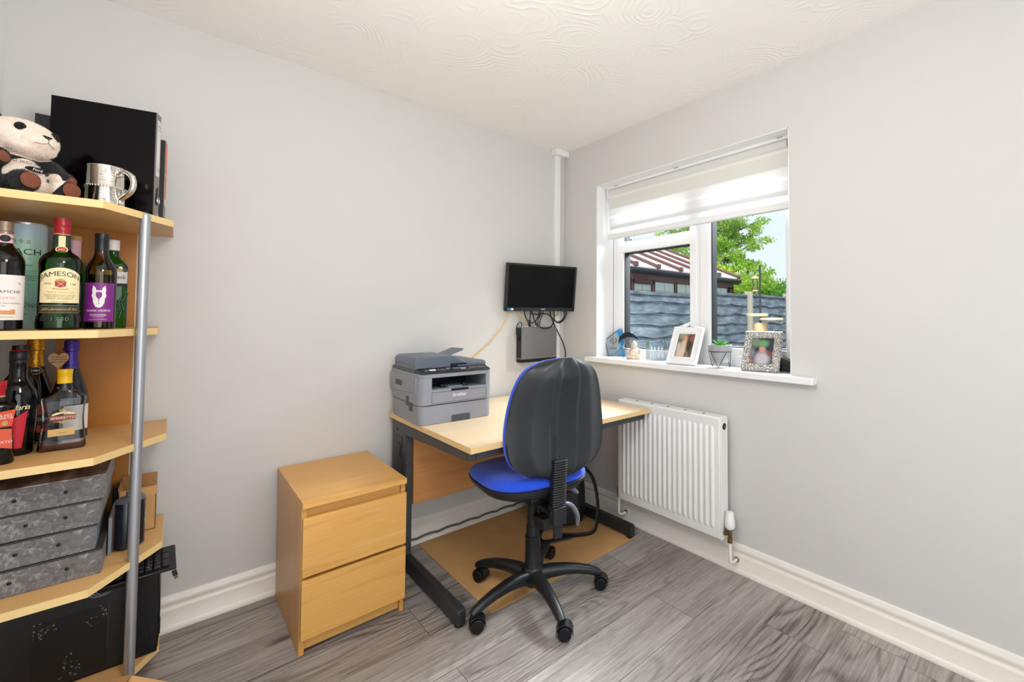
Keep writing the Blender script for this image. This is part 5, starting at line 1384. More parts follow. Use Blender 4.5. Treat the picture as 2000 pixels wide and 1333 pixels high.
MB().box(0, k * 0.8, -b_, b_, 0, 0.04, Matrix.Translation((-a, 0, h_)) @ Matrix.Rotation(R(-6), 4, 'Y')).build('flap', 'cardboard_in', t, smooth=False)
# oval dark bottle
pbr('ink_navy', (16, 22, 38), 0.25, var=0.05, coat=0.3)
pbr('print_yellow', (226, 222, 40), 0.4, var=0)
x, y = -2.086, -0.292
t = thing('oval_bottle', 'dark navy oval bottle with grey lid behind the metal pole', 'bottle', (x, y, 0.4633), (0, 0, R(28)))
def oval(a, b_, z, n=32): return [Vector((a * math.cos(2 * PI * i / n), b_ * math.sin(2 * PI * i / n), z)) for i in range(n)]
MB().loft([oval(0.03, 0.022, 0), oval(0.037, 0.027, 0.006), oval(0.037, 0.027, 0.146), oval(0.035, 0.025, 0.15)]).build('body', 'ink_navy', t)
MB().loft([oval(0.0365, 0.0265, 0.149), oval(0.0365, 0.0265, 0.158), oval(0.03, 0.02, 0.164), oval(0.012, 0.01, 0.165)]).build('lid', 'lever_grey', t)
MB().lathe([(0.006, 0.163), (0.006, 0.182), (0.0, 0.183)], 14, c=(-0.006, 0, 0)).build('nozzle', 'lever_grey', t)
MB().geo(text_geo('SUPER', 0.017, 0.012), lambda u, v: Vector((0.0378 * math.cos(R(-32) + v / 0.032), 0.0278 * math.sin(R(-32) + v / 0.032), 0.09 + u))).build('lettering', 'print_yellow', t, smooth=False, recalc=False)

# ------------------------------------------------------------------ computer tower, keyboard on the fifth shelf
t = thing('computer_tower', 'black computer tower with perforated side vent on the lowest shelf', 'computer', (-2.008, -0.352, 0.1192))
MB().prism([(-0.405, 0.0), (-0.004, 0.0), (0.0, 0.06), (0.001, 0.14), (-0.003, 0.25), (-0.012, 0.262), (-0.405, 0.262)], 'y', 0.0, 0.19).build('case', 'black_satin', t, bevel=0.004)
MB().prism([(-0.405, 0.008), (-0.052, 0.008), (-0.052, 0.246), (-0.405, 0.246)], 'y', -0.003, 0.001).build('side_panel', 'black_plastic', t, bevel=0.0015)
MB().box(-0.0012, 0.0022, 0.02, 0.04, 0.045, 0.09).build('front_slot', 'black_gloss', t, smooth=False)
MB().box(-0.024, -0.010, -0.0012, 0.001, 0.045, 0.088).build('side_slot', 'black_gloss', t, bevel=0.0005)
m, nt, out = newmat('vent_board')
b = nt.n('BsdfPrincipled', Roughness=0.4)
vv = nt.n('TexVoronoi', Scale=110.0, Vector=nt.obj())
gate = nt.math('GREATER_THAN', nt.n('TexNoise', Scale=14.0, Detail=3.0, Vector=nt.obj()).outputs[0], 0.58)
ch = nt.math('MULTIPLY', gate, nt.math('LESS_THAN', vv.outputs[0], 0.35))
hue = nt.mix(0.6, vv.outputs[1], lin((110, 92, 76)))
nt.put(b, 'Base Color', nt.mix(ch, lin((12, 14, 14)), hue)); nt.put(out, 0, b)
vp = MB().box(-0.262, -0.118, -0.0031, -0.0030, 0.022, 0.205).build('vent', 'vent_board', t, smooth=False)
pm = MB(); rr_ = 0.0024; px_, pz_ = 0.0066, 0.0058
nx, nz_ = int(0.142 / px_), int(0.18 / pz_)
# perforated sheet: hexagonal cells with a hexagonal hole
for j in range(nz_):
    for i in range(nx):
        cx = -0.2605 + (i + 0.5 + (0.5 if j % 2 else 0)) * px_; cz = 0.0235 + (j + 0.5) * pz_
        if cx > -0.1215: continue
        ho, hi = [], []
        for k in range(6):
            an = PI / 6 + k * PI / 3
            ho.append(Vector((cx + px_ * 0.577 * math.cos(an), -0.0038, cz + px_ * 0.577 * math.sin(an))))
            hi.append(Vector((cx + rr_ * math.cos(an), -0.0038, cz + rr_ * math.sin(an))))
        vo_ = [pm.bm.verts.new(q) for q in ho]; vi_ = [pm.bm.verts.new(q) for q in hi]
        for k in range(6): pm._f((vo_[k], vo_[(k + 1) % 6], vi_[(k + 1) % 6], vi_[k]))
pm.build('perforated_mesh', 'black_plastic', vp, smooth=False)
MB().box(-0.1155, -0.1145, -0.0036, -0.003, 0.07, 0.21).build('panel_seam', 'charcoal_metal', t, smooth=False)

pbr('key_black', (24, 25, 28), 0.45, var=0.05)
t = thing('keyboard', 'black wired keyboard lying on top of the computer tower', 'keyboard', (-1.972, -0.392, 0.3825), (R(3), 0, R(1)))
MB().prism([(0, 0.004), (0, 0.012), (0.155, 0.022), (0.155, 0.002), (0.02, 0.0)], 'x', -0.44, 0.0).build('case', 'black_satin', t, bevel=0.003)
ks = 0.0195
for row in range(5):
    for col in range(9):
        if col == 4 and row in (1, 2, 3, 4): continue
        xx = -0.026 - col * ks - (0.006 if col > 3 else 0)
        yy = 0.02 + row * 0.0225
        if col == 0 and row in (1, 3): continue
        tall = 0.041 if (col == 0 and row in (0, 2)) else 0.0185
        zt = 0.012 + (yy + tall / 2) * 0.0645
        MB().box(xx - 0.0085, xx + 0.0085, yy, yy + tall, zt - 0.002, zt + 0.006, None).build('keycap', 'key_black', t, bevel=0.0022)
def key_print(s_, col, row):
    xx = -0.026 - col * ks; yy = 0.03 + row * 0.0225
    MB().geo(text_geo(s_, 0.007, 0.004), lambda u, v: Vector((xx + u, yy + v, 0.0185 + (yy + v) * 0.0645))).build('lettering', 'print_white', t, smooth=False, recalc=False)
for s_, c, r_ in (('0', 2, 0), ('.', 1, 0), ('3', 1, 1), ('2', 2, 1), ('1', 3, 1), ('6', 1, 2), ('5', 2, 2), ('4', 3, 2), ('9', 1, 3), ('8', 2, 3), ('7', 3, 3)): key_print(s_, c, r_)
for k_ in range(3):
    MB().tube([(-0.10 - k_ * 0.006 - 0.07 * (k_ == 9), -0.004, 0.012)] + smooth_path([(-0.10 - k_ * 0.007, -0.006, 0.004), (-0.097 - k_ * 0.007, 0.03, 0.026), (-0.09 - k_ * 0.007, 0.07, 0.03), (-0.087 - k_ * 0.007, 0.1, 0.028)], 4), 0.0018, n=6).build('cord', 'lever_grey', t)
for k_ in range(3):
    MB().tube(smooth_path([(-0.185 - k_ * 0.008, 0.03, 0.022), (-0.18 - k_ * 0.008, 0.0, 0.02), (-0.175 - k_ * 0.008, -0.008, 0.006), (-0.16 - k_ * 0.008, -0.012, -0.006), (-0.145 - k_ * 0.006, -0.006, -0.003)], 4), 0.0018, n=6).build('cord', 'lever_grey', t)
t = thing('usb_plug', 'small black usb plug with brass tip hanging below the keyboard corner', 'plug', (-1.978, -0.397, 0.3865), (0, R(-14), 0))
MB().box(-0.006, 0.006, -0.003, 0.003, -0.018, 0.0).build('body', 'cap_black', t, bevel=0.001)
MB().box(-0.0045, 0.0045, -0.002, 0.002, -0.029, -0.018).build('tip', 'brass_old', t, smooth=False)

# cardboard box on the floor in the very foreground
t = thing('cardboard_carton', 'brown cardboard carton corner at the bottom edge below the pole', 'carton', (-2.058, -0.60, 0.0), (0, 0, R(-8)))
bx = MB(); W_, D_, h_, k = 0.30, 0.22, 0.212, 0.004
bx.box(-W_, 0, -k, 0, 0, h_).box(-W_, 0, -D_, -D_ + k, 0, h_).box(-W_, -W_ + k, -D_, 0, 0, h_).box(-k, 0, -D_, 0, 0, h_).box(-W_, 0, -D_, 0, 0.001, k)
bx.build('body', 'cardboard', t, bevel=0.001)
MB().box(0, k, -D_, 0, 0, 0.10, Matrix.Translation((-k, 0, h_)) @ Matrix.Rotation(R(125), 4, 'Y')).build('flap', 'cardboard', t, smooth=False)
MB().box(-W_, 0, 0, k, 0, 0.10, Matrix.Translation((0, -k, h_)) @ Matrix.Rotation(R(70), 4, 'X')).build('flap', 'cardboard_in', t, smooth=False)

# ------------------------------------------------------------------ binders on the top shelf
pbr('binder_gloss', (6, 4, 5), 0.12, var=0.0, spec=0.16)
m, nt, out = newmat('binder_speckle')
b = nt.n('BsdfPrincipled', Roughness=0.5)
v1 = nt.n('TexNoise', Scale=70.0, Detail=4.0, Roughness=0.8, Vector=nt.obj())
nt.put(b, 'Base Color', nt.ramp(v1.outputs[0], [(0.5, (16, 14, 14)), (0.68, (40, 36, 34)), (0.76, (120, 110, 100))])); nt.put(out, 0, b)
pbr('spine_grey', (120, 114, 112), 0.35, var=0.03)
pbr('label_pale', (226, 224, 220), 0.6, var=0.01)
pbr('label_bright_orange', (240, 104, 30), 0.5, var=0.02)
def binder(label, loc, rz, w_, d_, h_, cover, spine, name='lever_arch_file'):
    t = thing(name, label, 'binder', loc, (0, 0, R(rz)))
    # spine on local +x, covers along x
    MB().box(-d_, 0.0, 0.0, 0.003, 0, h_).build('cover', cover, t, bevel=0.0006)
    MB().box(-d_, 0.0, w_ - 0.003, w_, 0, h_).build('cover', cover, t, bevel=0.0006)
    s_ = MB().box(-0.004, 0.0012, 0.0, w_, 0, h_).build('spine', spine, t, bevel=0.0012)
    MB().box(-d_ + 0.02, -0.012, 0.006, w_ - 0.012, 0.008, h_ - 0.02).build('papers', 'label_pale', t, smooth=False)
    return t, s_
t, s_ = binder('tall glossy black lever arch file behind the tankard', (-2.058, -0.292, 1.5532), -14, 0.042, 0.245, 0.372, 'binder_gloss', 'spine_grey')
MB().box(0.0012, 0.0018, 0.007, 0.036, 0.155, 0.35).build('label', 'label_pale', s_, smooth=False)
MB().box(0.0018, 0.0021, 0.008, 0.035, 0.328, 0.331).box(0.0018, 0.0021, 0.008, 0.035, 0.318, 0.320).box(0.0018, 0.0021, 0.008, 0.035, 0.182, 0.184).box(0.0018, 0.0021, 0.008, 0.035, 0.174, 0.176).build('label_rule', 'print_grey', s_, smooth=False)
MB().prism([(0.011, 0.055), (0.031, 0.055), (0.033, 0.078), (0.028, 0.115), (0.018, 0.115), (0.011, 0.078)], 'x', 0.001, 0.004).build('finger_plate', 'black_gloss', s_, bevel=0.001)
mb = MB(); mb.tube([(0.005, 0.0225 + 0.0085 * math.cos(a), 0.070 + 0.011 * math.sin(a)) for a in [2 * PI * i / 20 for i in range(20)]], 0.0022, n=8, closed=True); mb.build('finger_ring', 'steel', s_)
MB().box(0.0012, 0.0016, 0.03, 0.041, 0.0, 0.028).build('corner_guard', 'steel', s_, smooth=False)
t, s_ = binder('shorter black binder with orange spine label, rearmost at the right', (-2.036, -0.185, 1.5532), -4, 0.052, 0.28, 0.312, 'binder_speckle', 'spine_grey')
MB().box(0.0012, 0.0018, 0.014, 0.046, 0.085, 0.295).build('label', 'label_bright_orange', s_, smooth=False)
MB().box(0.0017, 0.0020, 0.014, 0.046, 0.185, 0.19).box(0.0017, 0.0020, 0.014, 0.046, 0.075, 0.1).build('label_rule', 'label_pale', s_, smooth=False)
t, s_ = binder('black speckled file standing behind the panda head, furthest left', (-2.182, -0.085, 1.5532), 2, 0.04, 0.165, 0.345, 'binder_speckle', 'binder_speckle')

# ------------------------------------------------------------------ silver tankard
x, y = -2.163, -0.362; Fm = facing(x, y)
t = thing('tankard', 'engraved silver tankard with scrolled handle on the top shelf', 'tankard', (x, y, 1.5532), (0, 0, R(-42)))
MB().lathe([(0.0, 0.004), (0.044, 0.0), (0.0485, 0.001), (0.049, 0.005), (0.0465, 0.008), (0.0455, 0.013), (0.0445, 0.018), (0.0435, 0.066), (0.0445, 0.068), (0.0448, 0.071), (0.0442, 0.074), (0.0430, 0.076), (0.0412, 0.12), (0.0405, 0.132), (0.042, 0.136), (0.0415, 0.138), (0.0395, 0.1375), (0.0392, 0.12), (0.042, 0.02), (0.0, 0.016)], 48).build('body', 'silver', t)
hd = smooth_path([(0.040, 0, 0.118), (0.047, 0, 0.124), (0.060, 0, 0.124), (0.076, 0, 0.112), (0.084, 0, 0.092), (0.081, 0, 0.070), (0.068, 0, 0.052), (0.052, 0, 0.040), (0.044, 0, 0.034), (0.046, 0, 0.022)], 5)
MB().tube(hd, [0.0062 + 0.0012 * math.sin(PI * i / (len(hd) - 1)) for i in range(len(hd))], n=12).sphere((0.047, 0, 0.112), 0.0058, 12, 8).sphere((0.082, 0, 0.110), 0.0052, 12, 8).sphere((0.052, 0, 0.022), 0.0048, 12, 8).build('handle', 'silver', t)
bd_ = MB()
for i in range(44):
    a = 2 * PI * i / 44; bd_.sphere((0.0446 * math.cos(a), 0.0446 * math.sin(a), 0.071), (0.0026, 0.0026, 0.0034), 6, 4)
bd_.build('beaded_band', 'brass_old' if False else 'silver', t)
pbr('engraving_grey', (150, 144, 136), 0.3, metal=0.8, var=0)
eg = MB(); 
for i, wd in enumerate((0.03, 0.036, 0.028, 0.034, 0.03, 0.024, 0.032, 0.036, 0.026, 0.03)):
    zz = 0.115 - i * 0.0085 - (0.008 if i > 3 else 0); rr0 = 0.0432 - (zz - 0.06) * 0.032
    fn = on_cyl(Fm + R(42) + 0.1, rr0, zz, 0.0012)
    for q in range(12):
        xa = -wd / 2 + wd * q / 12; eg.poly([fn(xa, -0.0005), fn(xa + wd / 18, -0.0005), fn(xa + wd / 18, 0.0008), fn(xa, 0.0008)])
eg.build('engraving', 'engraving_grey', t, smooth=False, recalc=False)

# ------------------------------------------------------------------ plush panda
m, nt, out = newmat('panda_plush')
b = nt.n('BsdfPrincipled', Roughness=0.95); b.inputs['Sheen Weight'].default_value = 0.3
tcn = nt.n('TexCoord')
def ell(c, r):
    a = nt.n('VectorMath', _operation='SUBTRACT', i0=tcn.outputs['Object'], i1=Vector(c)).outputs[0]
    d = nt.n('VectorMath', _operation='DIVIDE', i0=a, i1=Vector(r)).outputs[0]
    return nt.math('LESS_THAN', nt.n('VectorMath', _operation='LENGTH', i0=d).outputs['Value'], 1.0)
HC = (0.0, -0.025, 0.192)
cream = nt.math('MAXIMUM', ell((0, -0.030, 0.188), (0.096, 0.098, 0.0655)), ell((0, -0.085, 0.066), (0.066, 0.062, 0.064)))
fn_ = nt.n('TexNoise', Scale=120.0, Detail=3.0, Vector=tcn.outputs['Object'])
cc = nt.mix(fn_.outputs[0], lin((240, 222, 204)), lin((255, 246, 236)))
kk = nt.mix(fn_.outputs[0], lin((7, 7, 8)), lin((26, 25, 27)))
nt.put(b, 'Base Color', nt.mix(cream, kk, cc)); nt.put(out, 0, b)
pbr('paw_brown', (126, 70, 50), 0.9, var=0.2, vs=80, bump=0.3, bs=300)
pbr('plush_black', (16, 15, 16), 0.9, var=0.2, vs=100)
t = thing('plush_panda', 'seated plush panda with brown foot pads on the top shelf', 'soft toy', (-2.338, -0.418, 1.5545), (0, R(2), R(44)))
t.scale = (0.86, 0.86, 0.86)
bm_ = MB()
bm_.sphere((0, 0.0, 0.082), (0.064, 0.062, 0.084), 24, 16)
bm_.sphere((0, -0.012, 0.06), (0.066, 0.064, 0.062), 24, 16)
bm_.sphere(HC, (0.082, 0.072, 0.060), 28, 18)
bm_.sphere((0, -0.085, 0.180), (0.042, 0.034, 0.031), 20, 14)
bm_.sphere((0, -0.06, 0.160), (0.058, 0.044, 0.026), 20, 14)
for sx in (-1, 1):
    bm_.sphere((sx * 0.062, 0.0, 0.243), (0.027, 0.017, 0.025), 16, 10)
    A = smooth_path([(sx * 0.045, -0.005, 0.132), (sx * 0.074, -0.03, 0.112), (sx * 0.083, -0.07, 0.10 if sx < 0 else 0.078)], 5)
    bm_.tube(A, [0.030 - 0.003 * math.sin(i) for i in range(len(A))], n=14)
    bm_.sphere(A[-1], (0.028, 0.030, 0.027), 14, 10)
    L_ = smooth_path([(sx * 0.036, -0.02, 0.03), (sx * 0.045, -0.075, 0.028), (sx * 0.05, -0.118, 0.03)], 5)
    bm_.tube(L_, 0.028, n=16)
    bm_.sphere((sx * 0.052, -0.122, 0.033), (0.035, 0.024, 0.0335), 16, 12)
tmp = bm_.build('panda_shape', 'panda_plush')
rm = tmp.modifiers.new('remesh', 'REMESH'); rm.mode = 'VOXEL'; rm.voxel_size = 0.0045
smo = tmp.modifiers.new('smooth', 'SMOOTH'); smo.iterations = 6; smo.factor = 0.5
dg = bpy.context.evaluated_depsgraph_get(); ev = tmp.evaluated_get(dg); me2 = ev.to_mesh()
rng = random.Random(2)
vs_ = [v.co.copy() for v in me2.vertices]; fs_ = [tuple(p.vertices) for p in me2.polygons]
cn_ = [(p.center.copy(), p.normal.copy(), p.area) for p in me2.polygons]
ev.to_mesh_clear(); bpy.data.objects.remove(tmp)
pb = MB(); vv_ = [pb.bm.verts.new((v.x, v.y, max(v.z, 0.0))) for v in vs_]
for f_ in fs_: pb._f([vv_[i] for i in f_])
for c_, n_, a_ in cn_:
    if c_.z < 0.004: continue
    for _ in range(3):
        tdir = Vector((rng.uniform(-1, 1), rng.uniform(-1, 1), rng.uniform(-1, 1))); tdir = (tdir - n_ * tdir.dot(n_))
        if tdir.length < 1e-3: continue
        tdir.normalize(); o_ = c_ + tdir * rng.uniform(0, 0.003)
        tip = o_ + n_ * rng.uniform(0.003, 0.0055) + tdir.cross(n_) * rng.uniform(-0.003, 0.003) + Vector((0, 0, -0.0015))
        pb.poly([o_ - tdir * 0.0007, o_ + tdir * 0.0007, tip])
pb.build('body', 'panda_plush', t, ang=180, recalc=False)
for sx in (-1, 1):
    e_ = MB().sphere((sx * 0.043, -0.0815, 0.212), (0.015, 0.006, 0.013), 16, 10, Matrix.Rotation(R(sx * 30), 3, 'Y')).build('eye_patch', 'plush_black', t)
    MB().sphere((sx * 0.039, -0.0878, 0.213), (0.0052, 0.0045, 0.0052), 12, 8).build('eye', 'black_gloss', e_)
    MB().sphere((sx * 0.052, -0.1455, 0.034), (0.025, 0.006, 0.025), 18, 12).build('foot_pad', 'paw_brown', t)
    MB().sphere((sx * 0.085, -0.098, 0.097 if sx < 0 else 0.074), (0.014, 0.007, 0.018), 14, 10, Matrix.Rotation(R(sx * 25), 3, 'Y')).build('paw_pad', 'paw_brown', t)
MB().loft([[Vector((x_, -0.118 + 0.004 * k_, z_)) for x_, z_ in ((-0.013, 0.197), (0.013, 0.197), (0.006, 0.187), (0.0, 0.184), (-0.006, 0.187))] for k_ in (0, 1)]).build('nose', 'plush_black', t, bevel=0.002)
MB().tube([(0, -0.1205, 0.185), (0, -0.1205, 0.174)], 0.0007, n=5).tube(smooth_path([(0, -0.1205, 0.174), (-0.012, -0.118, 0.167), (-0.027, -0.110, 0.166)], 4), 0.0007, n=5).tube(smooth_path([(0, -0.1205, 0.174), (0.010, -0.1185, 0.166), (0.022, -0.112, 0.163)], 4), 0.0007, n=5).build('mouth', 'plush_black', t)
def belly(x_, z_):
    k_ = max(0.0, 1 - (x_ / 0.067) ** 2 - ((z_ - 0.070) / 0.075) ** 2)
    return Vector((x_, -0.016 - 0.0665 * math.sqrt(k_) - 0.0085, z_))
MB().geo(slice_geo(text_geo('GORDONS', 0.0128, 0.0, 0, 1.0), 0.006), lambda u, v: belly(u - 0.017, 0.1025 + v)).build('lettering', 'plush_black', t, smooth=False, recalc=False)
ov = MB().poly([belly(0.026 * math.cos(2 * PI * i / 28), 0.0855 + 0.0090 * math.sin(2 * PI * i / 28)) for i in range(28)]).build('badge', 'plush_black', t, smooth=False)
MB().geo(slice_geo(text_geo('Ford', 0.0135, 0.006, 0.4, 0.95), 0.006), lambda u, v: belly(u, 0.0855 + v) + Vector((0, -0.0012, 0))).build('lettering', 'print_white', ov, smooth=False, recalc=False)

# ================================================================== things on the window sill
ZS = 0.9672
# star plaque
pbr('plaque_blue', (20, 146, 214), 0.15, var=0.12, vs=60)
pbr('plaque_navy', (16, 24, 40), 0.15, var=0)
glassy('acrylic', (246, 250, 252), 1.4, 0.8)
t = thing('award_plaque', 'pointed clear award plaque with blue sweep, leftmost on the sill', 'award', (0.112, -0.405, ZS), (R(-6), 0, R(-62)))
PL_ = [(-0.045, 0.0), (0.058, 0.0), (0.075, 0.07), (0.04, 0.19), (-0.072, 0.105)]
MB().prism(PL_, 'y', -0.005, 0.005).build('plate', 'acrylic', t, bevel=0.001)
sw = MB()
def band(pts, w0, w1):
    n = len(pts); A_, B_ = [], []
    for i, (a, b_) in enumerate(pts):
        u = i / (n - 1); w_ = w0 + (w1 - w0) * u
        A_.append(Vector((a - w_, -0.0056, b_))); B_.append(Vector((a + w_, -0.0056, b_)))
    sw.loft([A_, B_], cap=False, closed=False)
band([(0.022, 0.172), (0.040, 0.130), (0.048, 0.095), (0.046, 0.07)], 0.022, 0.010)
band([(0.044, 0.066), (0.03, 0.04), (0.0, 0.015), (-0.03, 0.002)], 0.006, 0.006)
band([(0.054, 0.05), (0.042, 0.028), (0.022, 0.002)], 0.003, 0.003); band([(0.060, 0.04), (0.052, 0.02), (0.042, 0.002)], 0.002, 0.002)
sw.build('blue_sweep', 'plaque_blue', t, smooth=False)
MB().tube([(-0.045, -0.0005, 0.0), (-0.072, -0.0005, 0.105), (0.03, -0.0005, 0.182)], 0.0035, n=6).build('bevelled_edge', 'lever_grey', t)
em = MB()
rq_ = ring_quads(-0.012, 0.105, 0.014, 0.024)
for q in rq_[:4] + rq_[8:] + ring_quads(-0.012, 0.105, 0.004, 0.009): em.poly([(a, -0.0058, b_) for a, b_ in q])
em.build('emblem', 'print_grey', t, smooth=False)
MB().box(-0.04, 0.012, -0.0058, -0.0055, 0.045, 0.057).build('name_plate', 'print_grey', t, smooth=False)
MB().box(-0.055, 0.06, -0.02, 0.02, 0.0, 0.004).build('base', 'acrylic', t, bevel=0.001)
# eye shaped award
t = thing('award_disc', 'round clear award with dark crescent and blue wedge behind the figurine', 'award', (0.112, -0.522, ZS), (R(-5), 0, R(-68)))
op = [(0.066 * math.cos(a) + 0.0, 0.085 + 0.078 * math.sin(a)) for a in [2 * PI * i / 32 for i in range(32)]]
MB().prism([(a, max(b_, 0.0)) for a, b_ in op], 'y', -0.004, 0.004).build('plate', 'acrylic', t, bevel=0.001)
cr_ = [(-0.07, 0.085), (-0.063, 0.128), (-0.035, 0.155), (0.0, 0.163), (0.04, 0.145), (0.074, 0.11), (0.035, 0.128), (-0.01, 0.130), (-0.045, 0.115)]
MB().prism(cr_, 'y', -0.0062, -0.0042).build('crescent', 'plaque_navy', t, smooth=False)
rg_ = MB()
for r0_, r1_ in ((0.026, 0.031), (0.016, 0.021), (0.0, 0.009)):
    for q in ring_quads(0.004, 0.098, r0_, r1_): rg_.poly([(a, -0.0056, b_) for a, b_ in q])
rg_.build('medallion', 'print_grey', t, smooth=False)
MB().prism([(-0.052, 0.048), (-0.02, 0.022), (-0.024, 0.002), (-0.034, 0.0)], 'y', -0.006, -0.0042).build('blue_wedge', 'plaque_blue', t, smooth=False)
MB().box(-0.04, 0.04, -0.018, 0.018, 0.0, 0.004).build('base', 'acrylic', t, bevel=0.001)
# seated stone figurine
pbr('stone_cream', (216, 200, 178), 0.8, var=0.2, vs=90, bump=0.6, bs=160)
t = thing('stone_figurine', 'small cream stone seated figurine with pointed hat', 'figurine', (0.058, -0.622, ZS), (0, 0, R(-60)))
MB().loft([oval(0.046, 0.036, 0.0), oval(0.05, 0.04, 0.008), oval(0.05, 0.04, 0.022), oval(0.042, 0.034, 0.03), oval(0.034, 0.028, 0.055), oval(0.028, 0.022, 0.066), oval(0.012, 0.012, 0.072)]).sphere((0, -0.028, 0.042), (0.026, 0.014, 0.017), 14, 10).sphere((-0.034, -0.006, 0.048), (0.012, 0.014, 0.018), 12, 8).sphere((0.034, -0.006, 0.048), (0.012, 0.014, 0.018), 12, 8).sphere((0.026, -0.026, 0.016), (0.024, 0.015, 0.013), 12, 8).sphere((-0.026, -0.026, 0.016), (0.024, 0.015, 0.013), 12, 8).build('body', 'stone_cream', t)
MB().sphere((0, -0.006, 0.080), (0.018, 0.018, 0.017), 16, 10).sphere((0, -0.024, 0.079), (0.004, 0.004, 0.004), 8, 6).build('head', 'stone_cream', t)
MB().lathe([(0.021, 0.086), (0.019, 0.093), (0.012, 0.104), (0.004, 0.112), (0.0, 0.113)], 18, c=(0, -0.005, 0)).build('hat', 'stone_cream', t)
# clear glass block
m, nt, out = newmat('crystal')
g = nt.n('BsdfGlass', IOR=1.3, Roughness=0.0); g.inputs['Color'].default_value = lin((250, 252, 254))
tr = nt.n('BsdfTransparent', Color=lin((240, 246, 248)))
nt.put(out, 0, nt.n('MixShader', i0=0.45, i1=g.outputs[0], i2=tr.outputs[0]))
t = thing('glass_block', 'clear glass block with etched figures between the figurine and white picture frame', 'glass block', (0.098, -0.765, ZS), (0, 0, R(-75)))
MB().box(-0.058, 0.058, -0.03, 0.03, 0, 0.118).build('block', 'acrylic', t, bevel=0.004)
pbr('etching', (236, 240, 244), 0.7, var=0.05)
ec = MB()
for i, dx in enumerate((-0.034, -0.012, 0.012, 0.034)):
    ec.sphere((dx, 0, 0.07), (0.008, 0.004, 0.009), 10, 6).sphere((dx, 0, 0.036), (0.010, 0.005, 0.024), 10, 6)
ec.build('etching', 'etching', t)

# picture frames: blurred prints
def blurred(name, blobs, base):
    m, nt, out = newmat(name)
    b = nt.n('BsdfPrincipled', Roughness=0.25)
    tcn = nt.n('TexCoord'); nz = nt.n('TexNoise', Scale=28.0, Detail=2.0, Vector=tcn.outputs['Object'])
    off = nt.n('VectorMath', _operation='SCALE', i0=nz.outputs[1]); off.inputs['Scale'].default_value = 0.014
    P_ = nt.n('VectorMath', _operation='ADD', i0=tcn.outputs['Object'], i1=off.outputs[0]).outputs[0]
    col = nt.mix(nz.outputs[0], lin(base[0]), lin(base[1]))
    for (cx, cz, rx, rz, c) in blobs:
        a = nt.n('VectorMath', _operation='SUBTRACT', i0=P_, i1=Vector((cx + 0.007, 0, cz + 0.007))).outputs[0]
        a = nt.n('VectorMath', _operation='MULTIPLY', i0=a, i1=Vector((1 / rx, 0, 1 / rz))).outputs[0]
        L_ = nt.n('VectorMath', _operation='LENGTH', i0=a).outputs['Value']
        k_ = nt.n('MapRange', i0=L_, i1=0.55, i2=1.25, i3=1.0, i4=0.0).outputs[0]
        col = nt.mix(k_, col, lin(c))
    nt.put(b, 'Base Color', col); nt.put(out, 0, b)
blurred('print_wedding', [(-0.02, 0.175, 0.03, 0.03, (140, 150, 120)), (-0.005, 0.12, 0.024, 0.03, (206, 180, 156)), (-0.012, 0.065, 0.036, 0.05, (214, 196, 172)), (-0.004, 0.152, 0.014, 0.016, (222, 150, 110)), (0.026, 0.12, 0.02, 0.06, (58, 48, 44)), (0.034, 0.155, 0.016, 0.02, (150, 80, 70)), (-0.038, 0.10, 0.012, 0.03, (196, 190, 188)), (0.0, 0.036, 0.045, 0.012, (196, 176, 150)), (0.012, 0.05, 0.008, 0.03, (110, 84, 66))], ((70, 66, 56), (120, 104, 84)))
blurred('print_person', [(0.005, 0.06, 0.036, 0.045, (188, 178, 186)), (0.002, 0.112, 0.016, 0.018, (206, 140, 132)), (0.0, 0.142, 0.03, 0.02, (92, 150, 96)), (-0.035, 0.15, 0.022, 0.03, (110, 130, 110)), (-0.05, 0.09, 0.02, 0.03, (120, 120, 130)), (-0.048, 0.05, 0.014, 0.014, (170, 100, 80)), (0.045, 0.09, 0.018, 0.012, (120, 60, 64))], ((16, 20, 24), (44, 56, 58)))
def photo_frame(label, loc, rot, w_, h_, bw_, fmat, pmat, inner=None, name='picture_frame'):
    t = thing(name, label, 'picture frame', loc, rot)
    rings = []
    for (ins, y_) in ((0.0, 0.012), (0.0, -0.004), (bw_ * 0.16, -0.009), (bw_ * 0.35, -0.005), (bw_ * 0.72, -0.004), (bw_ * 0.85, -0.007), (bw_, -0.003), (bw_, 0.004)):
        rings.append([Vector((sx * (w_ / 2 - ins), y_, h_ / 2 + sz * (h_ / 2 - ins))) for sx, sz in ((-1, -1), (1, -1), (1, 1), (-1, 1))])
    MB().loft(rings, cap=False).build('moulding', fmat, t, smooth=False)
    MB().box(-w_ / 2 + bw_ * 0.9, w_ / 2 - bw_ * 0.9, 0.0005, 0.002, bw_ * 0.9, h_ - bw_ * 0.9).build('photograph', pmat, t, smooth=False)
    MB().box(-w_ / 2 + 0.004, w_ / 2 - 0.004, 0.004, 0.012, 0.004, h_ - 0.004).build('backing', 'black_plastic', t, smooth=False)
    lean = -rot[0]
    hb = h_ * 0.62; ft = hb * math.tan(lean) * 0.95
    dz = -math.sin(lean) ; dy = math.cos(lean)
    # strut reaches the sill behind the leaning frame
    q = Vector((0, 0.012, hb)); k_ = (hb * math.cos(lean)) / math.cos(lean - R(20)) if False else hb * 0.96
    MB().box(-0.012, 0.008, 0, 0.003, -k_ * 0.95, 0, Matrix.Translation(q) @ Matrix.Rotation(lean * 1.25, 4, 'X')).build('strut', 'black_plastic', t, smooth=False)
    return t
t = photo_frame('white moulded picture frame with two doves on top, wedding photo', (-0.018, -1.018, ZS + 0.004), (R(-27), 0, R(-84)), 0.184, 0.222, 0.042, 'white_paint', 'print_wedding')
dv = MB()
